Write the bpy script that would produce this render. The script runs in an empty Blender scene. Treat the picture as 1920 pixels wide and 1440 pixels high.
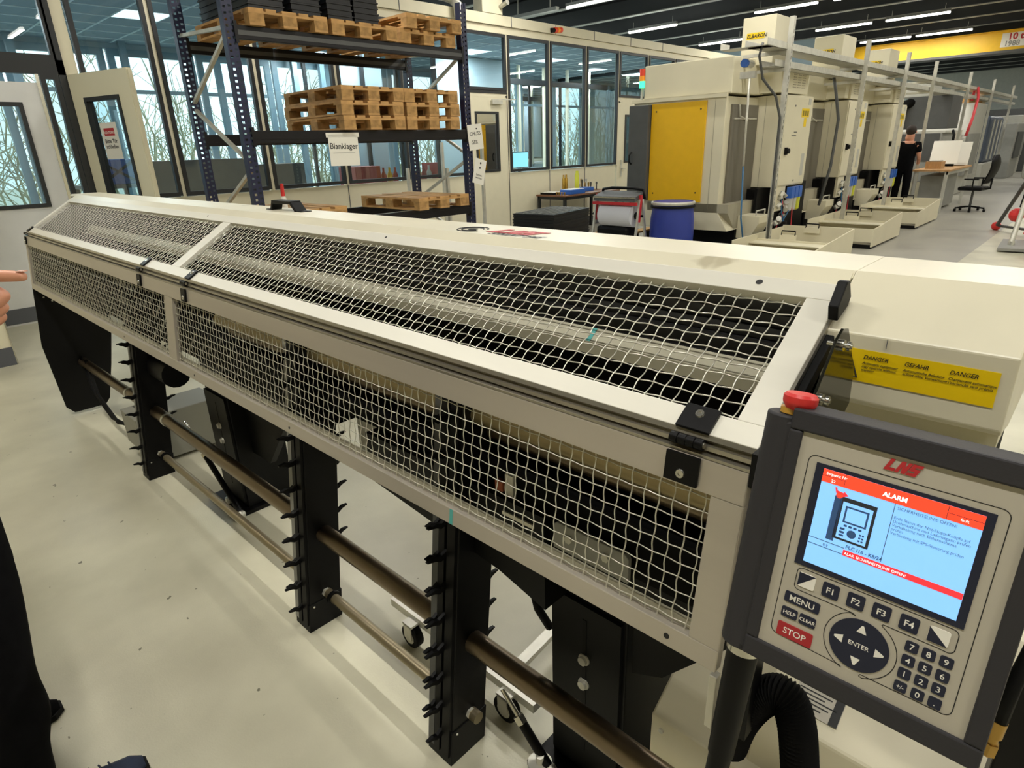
import bpy, math, random
from mathutils import Vector, Matrix
random.seed(7)
sc = bpy.context.scene
# ------------------------------------------------------------------ camera, world, light, exposure
cd = bpy.data.cameras.new('camera'); cam = bpy.data.objects.new('camera', cd); sc.collection.objects.link(cam)
M3 = Matrix(((0.68691289, 0.28001742, -0.67062727), (-0.72609059, 0.22544019, -0.64959154), (-0.03071061, 0.93314895, 0.35817579)))
cam.matrix_world = Matrix.Translation((0, 0, 1.65)) @ M3.to_4x4()
cd.sensor_fit = 'HORIZONTAL'; cd.sensor_width = 36.0; cd.lens = 1158.0 / 1920 * 36.0
cd.clip_start = 0.02; cd.clip_end = 200
sc.camera = cam
sc.cycles.transparent_max_bounces = 32
w = bpy.data.worlds.new('world'); sc.world = w; w.use_nodes = True
nt = w.node_tree; bg = nt.nodes['Background']
tc = nt.nodes.new('ShaderNodeTexCoord'); sp = nt.nodes.new('ShaderNodeSeparateXYZ'); rp = nt.nodes.new('ShaderNodeValToRGB')
nt.links.new(tc.outputs['Generated'], sp.inputs[0]); nt.links.new(sp.outputs['Z'], rp.inputs[0]); nt.links.new(rp.outputs[0], bg.inputs[0])
rp.color_ramp.elements[0].color = (0.55, 0.66, 0.68, 1); rp.color_ramp.elements[0].position = 0.0
rp.color_ramp.elements[1].color = (0.80, 0.93, 1.0, 1); rp.color_ramp.elements[1].position = 0.35
bg.inputs[1].default_value = 3.2
sc.view_settings.view_transform = 'Standard'; sc.view_settings.look = 'None'
sc.view_settings.gamma = 1.0; sc.view_settings.use_curve_mapping = False
sc.view_settings.exposure = 0.0
LAMP_W = 62.0
LAMP_COL = (1.0, 0.965, 0.885)
def area(name, loc, rot, sx, sy, power, col):
    l = bpy.data.lights.new(name, 'AREA'); l.shape = 'RECTANGLE'; l.size = sx; l.size_y = sy; l.energy = power; l.color = col
    o = bpy.data.objects.new(name, l); o.location = loc; o.rotation_euler = rot; sc.collection.objects.link(o); return o

# ------------------------------------------------------------------ helpers
col = sc.collection
BASE = {}
def srgb(h):
    if isinstance(h, str):
        h = h.lstrip('#'); c = [int(h[i:i+2], 16) / 255 for i in (0, 2, 4)]
    else: c = h
    return [x / 12.92 if x <= .04045 else ((x + .055) / 1.055) ** 2.4 for x in c] + [1]
MATS = {}
def mat(name, h, rough=.5, metal=0, var=0, scale=8, bump=0, emit=0, stretch=None, spots=None, coat=0, ior=None, trans=0, alpha=1, spec=None, spotsize=40, spotth=.62):
    m = bpy.data.materials.new(name); m.use_nodes = True; MATS[name] = m
    n = m.node_tree; b = n.nodes['Principled BSDF']; L = n.links
    c = srgb(h); b.inputs['Base Color'].default_value = c
    b.inputs['Roughness'].default_value = rough; b.inputs['Metallic'].default_value = metal
    if coat: b.inputs['Coat Weight'].default_value = coat
    if ior: b.inputs['IOR'].default_value = ior
    if trans: b.inputs['Transmission Weight'].default_value = trans
    if spec is not None: b.inputs['Specular IOR Level'].default_value = spec
    if emit: b.inputs['Emission Color'].default_value = c; b.inputs['Emission Strength'].default_value = emit
    if var or bump or spots:
        t = n.nodes.new('ShaderNodeTexCoord'); mp = n.nodes.new('ShaderNodeMapping'); L.new(t.outputs['Object'], mp.inputs[0])
        if stretch: mp.inputs['Scale'].default_value = stretch
        nz = n.nodes.new('ShaderNodeTexNoise'); nz.inputs['Scale'].default_value = scale; nz.inputs['Detail'].default_value = 6
        L.new(mp.outputs[0], nz.inputs['Vector'])
        src = None
        if var:
            r = n.nodes.new('ShaderNodeValToRGB'); L.new(nz.outputs['Fac'], r.inputs[0])
            r.color_ramp.elements[0].position = .3; r.color_ramp.elements[1].position = .7
            r.color_ramp.elements[0].color = [x * (1 - var) for x in c[:3]] + [1]
            r.color_ramp.elements[1].color = [min(1, x * (1 + var)) for x in c[:3]] + [1]
            src = r.outputs[0]
        if spots:
            n2 = n.nodes.new('ShaderNodeTexNoise'); n2.inputs['Scale'].default_value = spotsize; n2.inputs['Detail'].default_value = 3
            L.new(mp.outputs[0], n2.inputs['Vector'])
            r2 = n.nodes.new('ShaderNodeValToRGB'); L.new(n2.outputs['Fac'], r2.inputs[0])
            r2.color_ramp.elements[0].position = spotth; r2.color_ramp.elements[1].position = spotth + .04
            r2.color_ramp.elements[0].color = (0, 0, 0, 1); r2.color_ramp.elements[1].color = (1, 1, 1, 1)
            mx = n.nodes.new('ShaderNodeMix'); mx.data_type = 'RGBA'; L.new(r2.outputs[0], mx.inputs[0])
            if src: L.new(src, mx.inputs[6])
            else: mx.inputs[6].default_value = c
            mx.inputs[7].default_value = srgb(spots); src = mx.outputs[2]
        if src: L.new(src, b.inputs['Base Color'])
        if bump:
            bp = n.nodes.new('ShaderNodeBump'); bp.inputs['Strength'].default_value = bump; bp.inputs['Distance'].default_value = .002
            L.new(nz.outputs['Fac'], bp.inputs['Height']); L.new(bp.outputs[0], b.inputs['Normal'])
    return m
def glass(name, tint, refl=.12, rough=0.0):
    m = bpy.data.materials.new(name); m.use_nodes = True; MATS[name] = m
    n = m.node_tree; n.nodes.clear(); out = n.nodes.new('ShaderNodeOutputMaterial')
    tr = n.nodes.new('ShaderNodeBsdfTransparent'); tr.inputs[0].default_value = srgb(tint)
    gl = n.nodes.new('ShaderNodeBsdfGlossy'); gl.inputs['Roughness'].default_value = rough
    fr = n.nodes.new('ShaderNodeFresnel'); fr.inputs[0].default_value = 1.5
    ad = n.nodes.new('ShaderNodeMath'); ad.operation = 'MULTIPLY_ADD'; ad.inputs[1].default_value = 1.3; ad.inputs[2].default_value = refl * .2
    mx = n.nodes.new('ShaderNodeMixShader')
    n.links.new(fr.outputs[0], ad.inputs[0]); n.links.new(ad.outputs[0], mx.inputs[0])
    n.links.new(tr.outputs[0], mx.inputs[1]); n.links.new(gl.outputs[0], mx.inputs[2]); n.links.new(mx.outputs[0], out.inputs[0])
    return m
# materials
cream = mat('cream_paint', '#DDD6B8', .42, var=.03, scale=3, bump=.12)
coverp = mat('cream_cover_paint', '#DCD6BE', .36, var=.05, scale=5, bump=.3, spots='#B8B096', spotsize=7, spotth=.72)
machw = mat('machine_cream', '#D8D1B6', .5, var=.04, scale=2)
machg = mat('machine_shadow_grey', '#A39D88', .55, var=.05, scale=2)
alu = mat('anodised_aluminium', '#C2BBB0', .38, metal=.55, var=.04, scale=20, stretch=(1, .05, 1), bump=.05)
aluw = mat('brushed_aluminium_rail', '#E0DDD0', .45, metal=.25, var=.04, scale=14, stretch=(1, .2, 1), bump=.05)
alud = mat('extruded_profile', '#A9A496', .3, metal=.8)
wire = mat('galvanised_wire', '#D6D4C6', .36, metal=.6)
inrail = mat('inner_rail_paint', '#A8A490', .45, metal=.3)
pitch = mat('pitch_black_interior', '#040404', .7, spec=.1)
blk = mat('black_steel', '#060607', .45, var=.2, scale=6, bump=.05, spec=.22)
blk2 = mat('satin_black_paint', '#08090A', .5, var=.15, scale=5, spec=.22)
plast = mat('black_plastic', '#060607', .5, spec=.2)
rub = mat('black_rubber', '#0A0A0A', .7, spec=.2)
zinc = mat('zinc_steel', '#C9C7BB', .4, metal=.4, var=.12, scale=12)
chrome = mat('bright_steel', '#D0CEC4', .22, metal=.95)
barm = mat('rolled_steel_bar', '#7C6E5A', .32, metal=.8, var=.18, scale=9, stretch=(1, .2, 1))
brassy = mat('dull_brass_tube', '#8F805A', .32, metal=.7, var=.12, scale=5, stretch=(1, .1, 1))
dgrey = mat('dark_grey_metal', '#4A4B4A', .5, var=.08)
mgrey = mat('mid_grey_metal', '#8C8C86', .5, var=.06)
lgrey = mat('light_grey_paint', '#B9B8AE', .5, var=.05)
hmig = mat('charcoal_housing', '#323134', .55, spec=.3, bump=.15, scale=300)
hmif = mat('light_grey_faceplate', '#B5AFA0', .5)
navy = mat('navy_key', '#151B33', .35)
keyw = mat('white_print', '#EDEAE0', .5)
redp = mat('red_print', '#B5262C', .45)
redk = mat('red_key', '#A8242C', .4)
inkb = mat('black_print', '#1B1B1B', .6)
redb = mat('red_plastic', '#D2302E', .38)
yelp = mat('yellow_label', '#EFCB06', .42)
yelm = mat('yellow_panel', '#E3B206', .45, var=.03)
yelc = mat('yellow_crane_paint', '#E8B81A', .45, var=.04)
teal = mat('teal_mark', '#4FA8A4', .6)
wood = mat('pallet_wood', '#B98F58', .75, var=.3, scale=6, bump=.2, stretch=(1, 1, 3))
wood2 = mat('pallet_block_wood', '#A8824E', .8, var=.35, scale=14, bump=.2)
desktop = mat('brown_desk_top', '#7A5238', .5, var=.08)
benchtop = mat('beech_bench_top', '#B98F5E', .5, var=.12, stretch=(1, 6, 1))
blue = mat('rack_blue_paint', '#12183C', .4, var=.1)
beamb = mat('rack_beam_dark', '#131114', .4, spec=.3, var=.1)
drumb = mat('blue_drum_plastic', '#26388C', .4, var=.04)
crateb = mat('black_crate_plastic', '#141416', .5, var=.1)
paper = mat('white_paper', '#E6E3D8', .7)
rollp = mat('white_roll_paper', '#C9CBD2', .85, bump=.3, scale=60)
whitew = mat('white_wall_panel', '#DCDCDA', .5, var=.02)
wallc = mat('cream_wall_panel', '#E0D9BE', .5, var=.02)
frameb = mat('black_window_frame', '#222426', .45)
skirt = mat('dark_grey_skirting', '#55575C', .6)
doory = mat('pale_yellow_door', '#E4DEC2', .45)
skin = mat('skin', '#C98F74', .5, var=.08, scale=30, bump=.1)
cloth = mat('black_trouser_cloth', '#0C0C0E', .95, spec=.1, var=.25, scale=30, bump=.4)
shoeb = mat('dark_blue_shoe', '#232E45', .7, var=.15, scale=50)
bluep = mat('blue_plastic', '#2F62B8', .4)
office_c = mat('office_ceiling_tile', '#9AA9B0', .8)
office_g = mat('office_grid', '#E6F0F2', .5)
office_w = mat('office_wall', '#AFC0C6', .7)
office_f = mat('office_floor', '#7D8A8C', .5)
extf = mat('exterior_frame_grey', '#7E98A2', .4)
shrub = mat('bare_branches', '#9C9A7C', .9, var=.3)
soilm = mat('pale_ground', '#A8AA98', .9, var=.2)
ceilm = mat('dark_roof_deck', '#17181A', .8, var=.1, scale=2)
beamg = mat('roof_beam_grey', '#2C2E2F', .6)
flange = mat('beam_flange_grey', '#8F8F88', .5)
lampd = mat('lamp_diffuser', '#FFFDF2', .5, emit=9.0)
lampb = mat('lamp_body', '#7A7A76', .5)
panelL = mat('office_light_panel', '#F2FBFF', .5, emit=1.3)
screenb = mat('screen_blue', '#7FB9EE', .4, emit=.85)
screenr = mat('screen_red', '#EE4126', .4, emit=.95)
screenr2 = mat('screen_band_red', '#DE3038', .4, emit=.85)
screend = mat('screen_dark_lines', '#2B3038', .4, emit=.1)
screenw = mat('screen_text_white', '#FFFFFF', .4, emit=1.0)
screent = mat('screen_text_blue_grey', '#44617C', .4, emit=.6)
screenk = mat('screen_dark_blue', '#2E4C74', .4, emit=.4)
cyans = mat('cyan_monitor', '#8FD8E8', .4, emit=1.0)
greenl = mat('green_signal', '#38E08A', .4, emit=2.5)
redl = mat('red_signal', '#C23A20', .4, emit=.3)
orangel = mat('orange_signal', '#D98A1E', .4, emit=.3)
smoke = mat('dark_gloss_plate', '#2A2A22', .12, metal=.5)
boxg = mat('dull_grey_box', '#8A897E', .5)
pinkt = mat('red_tube', '#D8434A', .4)
bluet = mat('blue_hose', '#3A6E96', .4)
pane = glass('window_glass', '#E6F2F4', .15)
pane2 = glass('tinted_glass', '#C3D6DB', .4)

# floor: pale polished screed, greyer traffic strip along the machine aisle
def floor_mat():
    m = bpy.data.materials.new('polished_screed'); m.use_nodes = True
    n = m.node_tree; b = n.nodes['Principled BSDF']; L = n.links
    t = n.nodes.new('ShaderNodeTexCoord'); xyz = n.nodes.new('ShaderNodeSeparateXYZ'); L.new(t.outputs['Object'], xyz.inputs[0])
    n1 = n.nodes.new('ShaderNodeTexNoise'); n1.inputs['Scale'].default_value = 1.9; n1.inputs['Detail'].default_value = 8; L.new(t.outputs['Object'], n1.inputs[0])
    r1 = n.nodes.new('ShaderNodeValToRGB'); L.new(n1.outputs[0], r1.inputs[0])
    r1.color_ramp.elements[0].position = .3; r1.color_ramp.elements[0].color = srgb('#B3AF99')
    r1.color_ramp.elements[1].position = .7; r1.color_ramp.elements[1].color = srgb('#D2CEB6')
    r1b = n.nodes.new('ShaderNodeValToRGB'); L.new(n1.outputs[0], r1b.inputs[0])
    r1b.color_ramp.elements[0].position = .3; r1b.color_ramp.elements[0].color = srgb('#96938A')
    r1b.color_ramp.elements[1].position = .7; r1b.color_ramp.elements[1].color = srgb('#A8A598')
    # grey strip: y > 1.43 and x > 3
    g1 = n.nodes.new('ShaderNodeMath'); g1.operation = 'GREATER_THAN'; L.new(xyz.outputs[1], g1.inputs[0]); g1.inputs[1].default_value = 1.43
    g2 = n.nodes.new('ShaderNodeMath'); g2.operation = 'GREATER_THAN'; L.new(xyz.outputs[0], g2.inputs[0]); g2.inputs[1].default_value = 4.5
    gm = n.nodes.new('ShaderNodeMath'); gm.operation = 'MULTIPLY'; L.new(g1.outputs[0], gm.inputs[0]); L.new(g2.outputs[0], gm.inputs[1])
    mx = n.nodes.new('ShaderNodeMix'); mx.data_type = 'RGBA'; L.new(gm.outputs[0], mx.inputs[0]); L.new(r1.outputs[0], mx.inputs[6]); L.new(r1b.outputs[0], mx.inputs[7])
    n3 = n.nodes.new('ShaderNodeTexNoise'); n3.inputs['Scale'].default_value = 22; n3.inputs['Detail'].default_value = 2; L.new(t.outputs['Object'], n3.inputs[0])
    r3 = n.nodes.new('ShaderNodeValToRGB'); L.new(n3.outputs[0], r3.inputs[0])
    r3.color_ramp.elements[0].position = .73; r3.color_ramp.elements[1].position = .745
    mx2 = n.nodes.new('ShaderNodeMix'); mx2.data_type = 'RGBA'; L.new(r3.outputs[0], mx2.inputs[0]); L.new(mx.outputs[2], mx2.inputs[6]); mx2.inputs[7].default_value = srgb('#6E6A58')
    L.new(mx2.outputs[2], b.inputs['Base Color'])
    n4 = n.nodes.new('ShaderNodeTexNoise'); n4.inputs['Scale'].default_value = 160; n4.inputs['Detail'].default_value = 3; L.new(t.outputs['Object'], n4.inputs[0])
    bp = n.nodes.new('ShaderNodeBump'); bp.inputs['Strength'].default_value = .2; bp.inputs['Distance'].default_value = .003; L.new(n4.outputs[0], bp.inputs['Height']); L.new(bp.outputs[0], b.inputs['Normal'])
    r5 = n.nodes.new('ShaderNodeMapRange'); L.new(n1.outputs[0], r5.inputs[0]); r5.inputs[3].default_value = .26; r5.inputs[4].default_value = .46
    L.new(r5.outputs[0], b.inputs['Roughness'])
    return m
floorm = floor_mat()

class MB:
    def __init__(s): s.v = []; s.f = []
    def add(s, vs, fs):
        o = len(s.v); s.v += [tuple(p) for p in vs]; s.f += [tuple(i + o for i in f) for f in fs]; return s
    def box(s, x0, x1, y0, y1, z0, z1):
        vs = [(x, y, z) for x in (x0, x1) for y in (y0, y1) for z in (z0, z1)]
        return s.add(vs, [(0, 1, 3, 2), (4, 6, 7, 5), (0, 4, 5, 1), (2, 3, 7, 6), (0, 2, 6, 4), (1, 5, 7, 3)])
    def obox(s, c, ax, ay, az, hx, hy, hz):
        c = Vector(c); ax = Vector(ax).normalized(); ay = Vector(ay).normalized(); az = Vector(az).normalized()
        vs = [c + ax * (i * hx) + ay * (j * hy) + az * (k * hz) for i in (-1, 1) for j in (-1, 1) for k in (-1, 1)]
        return s.add(vs, [(0, 1, 3, 2), (4, 6, 7, 5), (0, 4, 5, 1), (2, 3, 7, 6), (0, 2, 6, 4), (1, 5, 7, 3)])
    def beam(s, a, b, w, h, up=(0, 0, 1)):
        a = Vector(a); b = Vector(b); d = (b - a); u = Vector(up); sd = d.cross(u)
        if sd.length < 1e-6: sd = d.cross(Vector((1, 0, 0)))
        sd.normalize(); u = sd.cross(d).normalized()
        return s.obox((a + b) / 2, d, sd, u, d.length / 2, w / 2, h / 2)
    def tube(s, pts, r, n=8, cap=True, r2=None):
        pts = [Vector(p) for p in pts]; N = len(pts); prev = None; vs = []
        for i, p in enumerate(pts):
            t = (pts[min(i + 1, N - 1)] - pts[max(i - 1, 0)]).normalized()
            if prev is None:
                a = t.cross(Vector((0, 0, 1)));
                if a.length < .05: a = t.cross(Vector((1, 0, 0)))
            else: a = prev - t * prev.dot(t)
            a.normalize(); prev = a; b = t.cross(a)
            rr = r if not isinstance(r, (list, tuple)) else r[i]
            if r2 is not None: rr = r + (r2 - r) * i / (N - 1)
            vs += [p + a * (rr * math.cos(2 * math.pi * k / n)) + b * (rr * math.sin(2 * math.pi * k / n)) for k in range(n)]
        fs = [(i * n + k, i * n + (k + 1) % n, (i + 1) * n + (k + 1) % n, (i + 1) * n + k) for i in range(N - 1) for k in range(n)]
        if cap: fs += [tuple(range(n))[::-1], tuple((N - 1) * n + k for k in range(n))]
        return s.add(vs, fs)
    def cyl(s, a, b, r, n=16, r2=None): return s.tube([a, b], r, n, True, r2)
    def lathe(s, prof, c, n=24, axis=(0, 0, 1), cap=True):
        ax = Vector(axis).normalized(); u = ax.orthogonal().normalized(); v = ax.cross(u); c = Vector(c)
        vs = [c + ax * h + u * (r * math.cos(2 * math.pi * k / n)) + v * (r * math.sin(2 * math.pi * k / n)) for r, h in prof for k in range(n)]
        N = len(prof); fs = [(i * n + k, i * n + (k + 1) % n, (i + 1) * n + (k + 1) % n, (i + 1) * n + k) for i in range(N - 1) for k in range(n)]
        if cap: fs += [tuple(range(n))[::-1], tuple((N - 1) * n + k for k in range(n))]
        return s.add(vs, fs)
    def prism(s, poly, fn, a, b):
        """poly: 2D points, fn(p,q,h)->xyz, extruded from a to b"""
        n = len(poly); vs = [fn(p, q, a) for p, q in poly] + [fn(p, q, b) for p, q in poly]
        return s.add(vs, [tuple(range(n))[::-1], tuple(range(n, 2 * n))] + [(i, (i + 1) % n, n + (i + 1) % n, n + i) for i in range(n)])
    def ball(s, c, r, n=12, m=8, sc=(1, 1, 1)):
        c = Vector(c); vs = []; fs = []
        for i in range(m + 1):
            th = math.pi * i / m
            for k in range(n):
                ph = 2 * math.pi * k / n
                vs.append((c.x + sc[0] * r * math.sin(th) * math.cos(ph), c.y + sc[1] * r * math.sin(th) * math.sin(ph), c.z + sc[2] * r * math.cos(th)))
        for i in range(m):
            for k in range(n): fs.append((i * n + k, (i + 1) * n + k, (i + 1) * n + (k + 1) % n, i * n + (k + 1) % n))
        return s.add(vs, fs)
    def build(s, name, m, parent=None, bevel=0, smooth=False, kind=None, label=None, seg=2):
        base = Vector((0, 0, 0))
        if parent is not None: base = BASE.get(parent.name, Vector((0, 0, 0)))
        me = bpy.data.meshes.new(name); me.from_pydata([tuple(Vector(p) - base) for p in s.v], [], s.f)
        me.materials.append(m); me.update()
        o = bpy.data.objects.new(name, me); col.objects.link(o)
        import bmesh
        if len(s.v) < 40000:
            bm = bmesh.new(); bm.from_mesh(me); bmesh.ops.recalc_face_normals(bm, faces=bm.faces); bm.to_mesh(me); bm.free()
        if smooth:
            me.polygons.foreach_set('use_smooth', [True] * len(me.polygons))
            if smooth == 'auto' and hasattr(me, 'set_sharp_from_angle'): me.set_sharp_from_angle(angle=math.radians(40))
        if bevel:
            bv = o.modifiers.new('bevel', 'BEVEL'); bv.width = bevel; bv.segments = seg; bv.limit_method = 'ANGLE'; bv.angle_limit = math.radians(35)
        if parent is not None: o.parent = parent; BASE[o.name] = base
        if kind: o['kind'] = kind
        if label: o['label'] = label
        return o
def tag(o, label, cat, group=None):
    o['label'] = label; o['category'] = cat
    if group: o['group'] = group
    return o
def thing(name, loc, label, cat, group=None):
    o = bpy.data.objects.new(name, None); o.empty_display_size = .1; col.objects.link(o); o.location = loc; BASE[o.name] = Vector(loc)
    return tag(o, label, cat, group)
def struct(name, mb, m, parent=None, **k):
    o = mb.build(name, m, parent, **k)
    if parent is None: o['kind'] = 'structure'
    return o
def dup(o, loc, rz=0, label=None, group=None):
    def rec(c, par):
        d = c.copy(); col.objects.link(d); d.parent = par
        for ch in c.children: rec(ch, d)
        return d
    r = rec(o, None); r.location = loc; r.rotation_euler = (0, 0, rz)
    if label: r['label'] = label
    if group: r['group'] = group
    return r
B = lambda *a: MB().box(*a)
def text(s, name, o, right, up, size, m, parent, shear=0, bold=0, align='LEFT', sx=1, spacing=1, lift=.0006, label=None):
    cu = bpy.data.curves.new(name, 'FONT'); cu.body = s; cu.size = size; cu.shear = shear; cu.offset = bold; cu.align_x = align; cu.space_character = spacing
    cu.resolution_u = 3
    t = bpy.data.objects.new('tmp', cu); col.objects.link(t); dg = bpy.context.evaluated_depsgraph_get(); dg.update()
    me = bpy.data.meshes.new_from_object(t.evaluated_get(dg)); bpy.data.objects.remove(t)
    R = Vector(right).normalized(); U = Vector(up).normalized(); Nn = R.cross(U); base = BASE.get(parent.name, Vector((0, 0, 0))) if parent else Vector((0, 0, 0))
    O = Vector(o) + Nn * lift - base
    me.transform(Matrix(((R.x * sx, U.x, Nn.x, O.x), (R.y * sx, U.y, Nn.y, O.y), (R.z * sx, U.z, Nn.z, O.z), (0, 0, 0, 1))))
    me.materials.clear(); me.materials.append(m)
    ob = bpy.data.objects.new(name, me); col.objects.link(ob); ob.parent = parent; BASE[ob.name] = base
    if label: ob['label'] = label
    return ob
def plane_mb(o, right, up, w, h, t=.001):
    """thin slab lying on a surface, o = lower left corner"""
    R = Vector(right).normalized(); U = Vector(up).normalized(); N = R.cross(U)
    return MB().obox(Vector(o) + R * w / 2 + U * h / 2 + N * t / 2, R, U, N, w / 2, h / 2, t / 2)
X_, Y_, Z_ = Vector((1, 0, 0)), Vector((0, 1, 0)), Vector((0, 0, 1))

# ================================================================== SETTING
struct('floor', B(-5, 46, -6, 13.2, -.1, 0), floorm)
roof = struct('ceiling', B(-5, 46, -6, 14, 5.15, 5.25), ceilm)
rb = MB()
for k in range(100):
    x = -5 + k * .5; rb.box(x, x + .25, -6, 14, 5.09, 5.149)
rb.build('roof_deck_rib', ceilm, roof, kind='stuff')
for k in range(24):                                  # roof beams running across the hall
    x = -3.2 + k * 2.075
    m = MB().box(x - .012, x + .012, -6, 14, 4.72, 5.08)
    bo = struct('trim_%d' % (k + 1), m, beamg)
    MB().box(x - .08, x + .08, -6, 14, 4.70, 4.72).build('lower_flange', flange, bo)
struct('trim_30', B(10, 46, 4.25, 4.55, 4.98, 5.14), flange)
# outer shell of the hall (out of view)
struct('wall_right', B(-5, 46, -6.1, -6, 0, 5.2), wallc)
struct('wall_far', B(46, 46.1, -6, 14, 0, 5.2), lgrey)
struct('wall_near', B(-5.1, -5, -6, 8.4, 0, 5.2), wallc)
# glazed partition at y = 8.4
WY = 8.40
wl = struct('wall_back', B(2.17, 7.72, WY, WY + .06, .18, 1.2).box(8.78, 12.22, WY, WY + .06, .18, 1.2).box(13.42, 24, WY, WY + .06, .18, 1.2)
            .box(-5, 24, WY - .01, WY + .07, 3.47, 3.58), wallc)
B(-5, 24, WY - .05, WY + .09, 3.585, 3.74).build('header_rail', wallc, wl)
B(16, 24, WY, WY + .05, 1.2, 3.47).build('wall_panel', wallc, wl)
for x in (4.3, 6.5, 8.9, 10.1, 11.3, 12.6, 13.9): B(x - .006, x + .006, WY - .055, WY - .05, 3.58, 3.74).build('header_joint', skirt, wl)
for x in (5.31, 9.95, 11.1): B(x - .005, x + .005, WY - .006, WY, .18, 1.2).build('panel_joint', skirt, wl)
struct('baseboard_back', B(2.17, 7.72, WY - .012, WY + .01, 0, .18).box(8.78, 12.22, WY - .012, WY + .01, 0, .18).box(13.42, 24, WY - .012, WY + .01, 0, .18), skirt)
mulls = [2.985, 4.14, 5.31, 6.495, 7.74, 8.785, 9.945, 11.09, 12.245, 13.39, 14.55, 15.7]
mb = MB()
for x in mulls: mb.box(x - .022, x + .022, WY - .012, WY + .07, 1.2, 3.48)
mb.box(2.05, 2.17, WY - .012, WY + .07, 0, 3.48)
struct('trim_31', mb, wallc)
wn = [0]
def window(x0, x1, z0, z1, y=WY, fw=.045, fm=frameb, gm=pane, bars=None):
    wn[0] += 1
    f = MB().box(x0, x1, y - .03, y + .03, z0, z0 + fw).box(x0, x1, y - .03, y + .03, z1 - fw, z1).box(x0, x0 + fw, y - .03, y + .03, z0 + fw, z1 - fw).box(x1 - fw, x1, y - .03, y + .03, z0 + fw, z1 - fw)
    if bars:
        for zb in bars: f.box(x0 + fw, x1 - fw, y - .025, y + .025, zb - .03, zb + .03)
    o = struct('window_%d' % wn[0], f, fm)
    if gm: MB().add([(x0 + fw, y, z0 + fw), (x1 - fw, y, z0 + fw), (x1 - fw, y, z1 - fw), (x0 + fw, y, z1 - fw)], [(0, 1, 2, 3)]).build('glass_pane', gm, o)
    return o
seq = [2.17] + mulls
for a, b in zip(seq[:-1], seq[1:]):
    if abs(a - 7.74) < .01 or abs(a - 12.245) < .01: window(a + .024, b - .024, 2.58, 3.46)
    else: window(a + .024, b - .024, 1.215, 3.46)
def door(n, x0, x1, top, m, wx0, wx1, wz0, wz1, kick=None, handle=1):
    y = WY
    f = MB().box(x0, wx0, y - .01, y + .05, 0, top).box(wx1, x1, y - .01, y + .05, 0, top).box(wx0, wx1, y - .01, y + .05, 0, wz0).box(wx0, wx1, y - .01, y + .05, wz1, top)
    d = struct('door_%d' % n, f, m)
    MB().box(wx0, wx1, y - .025, y + .02, wz0, wz0 + .04).box(wx0, wx1, y - .025, y + .02, wz1 - .04, wz1).box(wx0, wx0 + .04, y - .025, y + .02, wz0 + .04, wz1 - .04).box(wx1 - .04, wx1, y - .025, y + .02, wz0 + .04, wz1 - .04).build('window_frame', frameb, d)
    MB().add([(wx0 + .04, y, wz0 + .04), (wx1 - .04, y, wz0 + .04), (wx1 - .04, y, wz1 - .04), (wx0 + .04, y, wz1 - .04)], [(0, 1, 2, 3)]).build('glass_pane', pane2, d)
    if kick: B(x0 + .03, x1 - .03, y - .016, y - .01, .02, .18).build('kick_plate', skirt, d)
    return d
d1 = door(1, 7.83, 8.73, 2.47, wallc, 7.96, 8.54, 1.24, 2.24)
B(7.77, 7.83, WY - .012, WY + .06, 0, 2.5).box(8.73, 8.765, WY - .012, WY + .06, 0, 2.5).box(7.77, 8.765, WY - .012, WY + .06, 2.47, 2.53).build('door_frame', wallc, d1)
B(8.762, 8.772, WY - .02, WY, 0, 2.55).build('door_gap', frameb, d1)
B(7.77, 8.765, WY - .02, WY + .03, 2.53, 2.58).build('black_rail', frameb, d1)
MB().box(8.35, 8.6, WY - .07, WY - .01, 2.36, 2.42).beam((8.35, WY - .05, 2.43), (8.9, WY - .1, 2.44), .02, .015).build('door_closer', zinc, d1)
d2 = door(2, 12.33, 13.3, 2.47, wallc, 12.53, 13.15, 1.24, 2.24)
B(12.27, 12.33, WY - .012, WY + .06, 0, 2.5).box(12.27, 13.37, WY - .012, WY + .06, 2.47, 2.58).build('door_frame', wallc, d2)
MB().box(12.39, 12.44, WY - .03, WY - .01, .95, 1.3).cyl((12.415, WY - .01, 1.12), (12.415, WY - .07, 1.12), .012, 8).beam((12.4, WY - .07, 1.12), (12.54, WY - .07, 1.12), .02, .02).build('door_handle', zinc, d2)
# left end: white door with window, side light, transom lights
d3 = door(3, .86, 1.77, 2.42, whitew, 1.0, 1.6, 1.2, 2.23, kick=True)
struct('trim_32', B(-5, 2.05, WY - .03, WY + .04, 2.5, 2.64), frameb)
struct('trim_33', B(1.77, 1.80, WY - .02, WY + .05, 0, 2.5), chrome)
struct('trim_34', B(1.98, 2.05, WY - .03, WY + .05, 0, 3.47), frameb)
window(1.81, 1.975, .1, 2.5, gm=pane2)
window(.2, 2.0, 2.64, 3.47); window(-1.6, .2, 2.64, 3.47)
struct('wall_left', B(-5, .86, WY, WY + .06, .18, 2.5), whitew)
struct('baseboard_left', B(-5, .86, WY - .012, WY + .01, 0, .18), skirt)
# projecting wall end close by on the left
wn2 = struct('wall_stub', B(-5, .705, 6.73, 6.86, .16, 5.1), wallc)
B(-5, .708, 6.722, 6.864, 0, .16).build('kick_strip', skirt, wn2)
B(.705, .715, 6.72, 6.866, 0, 5.1).build('edge_strip', chrome, wn2)
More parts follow.
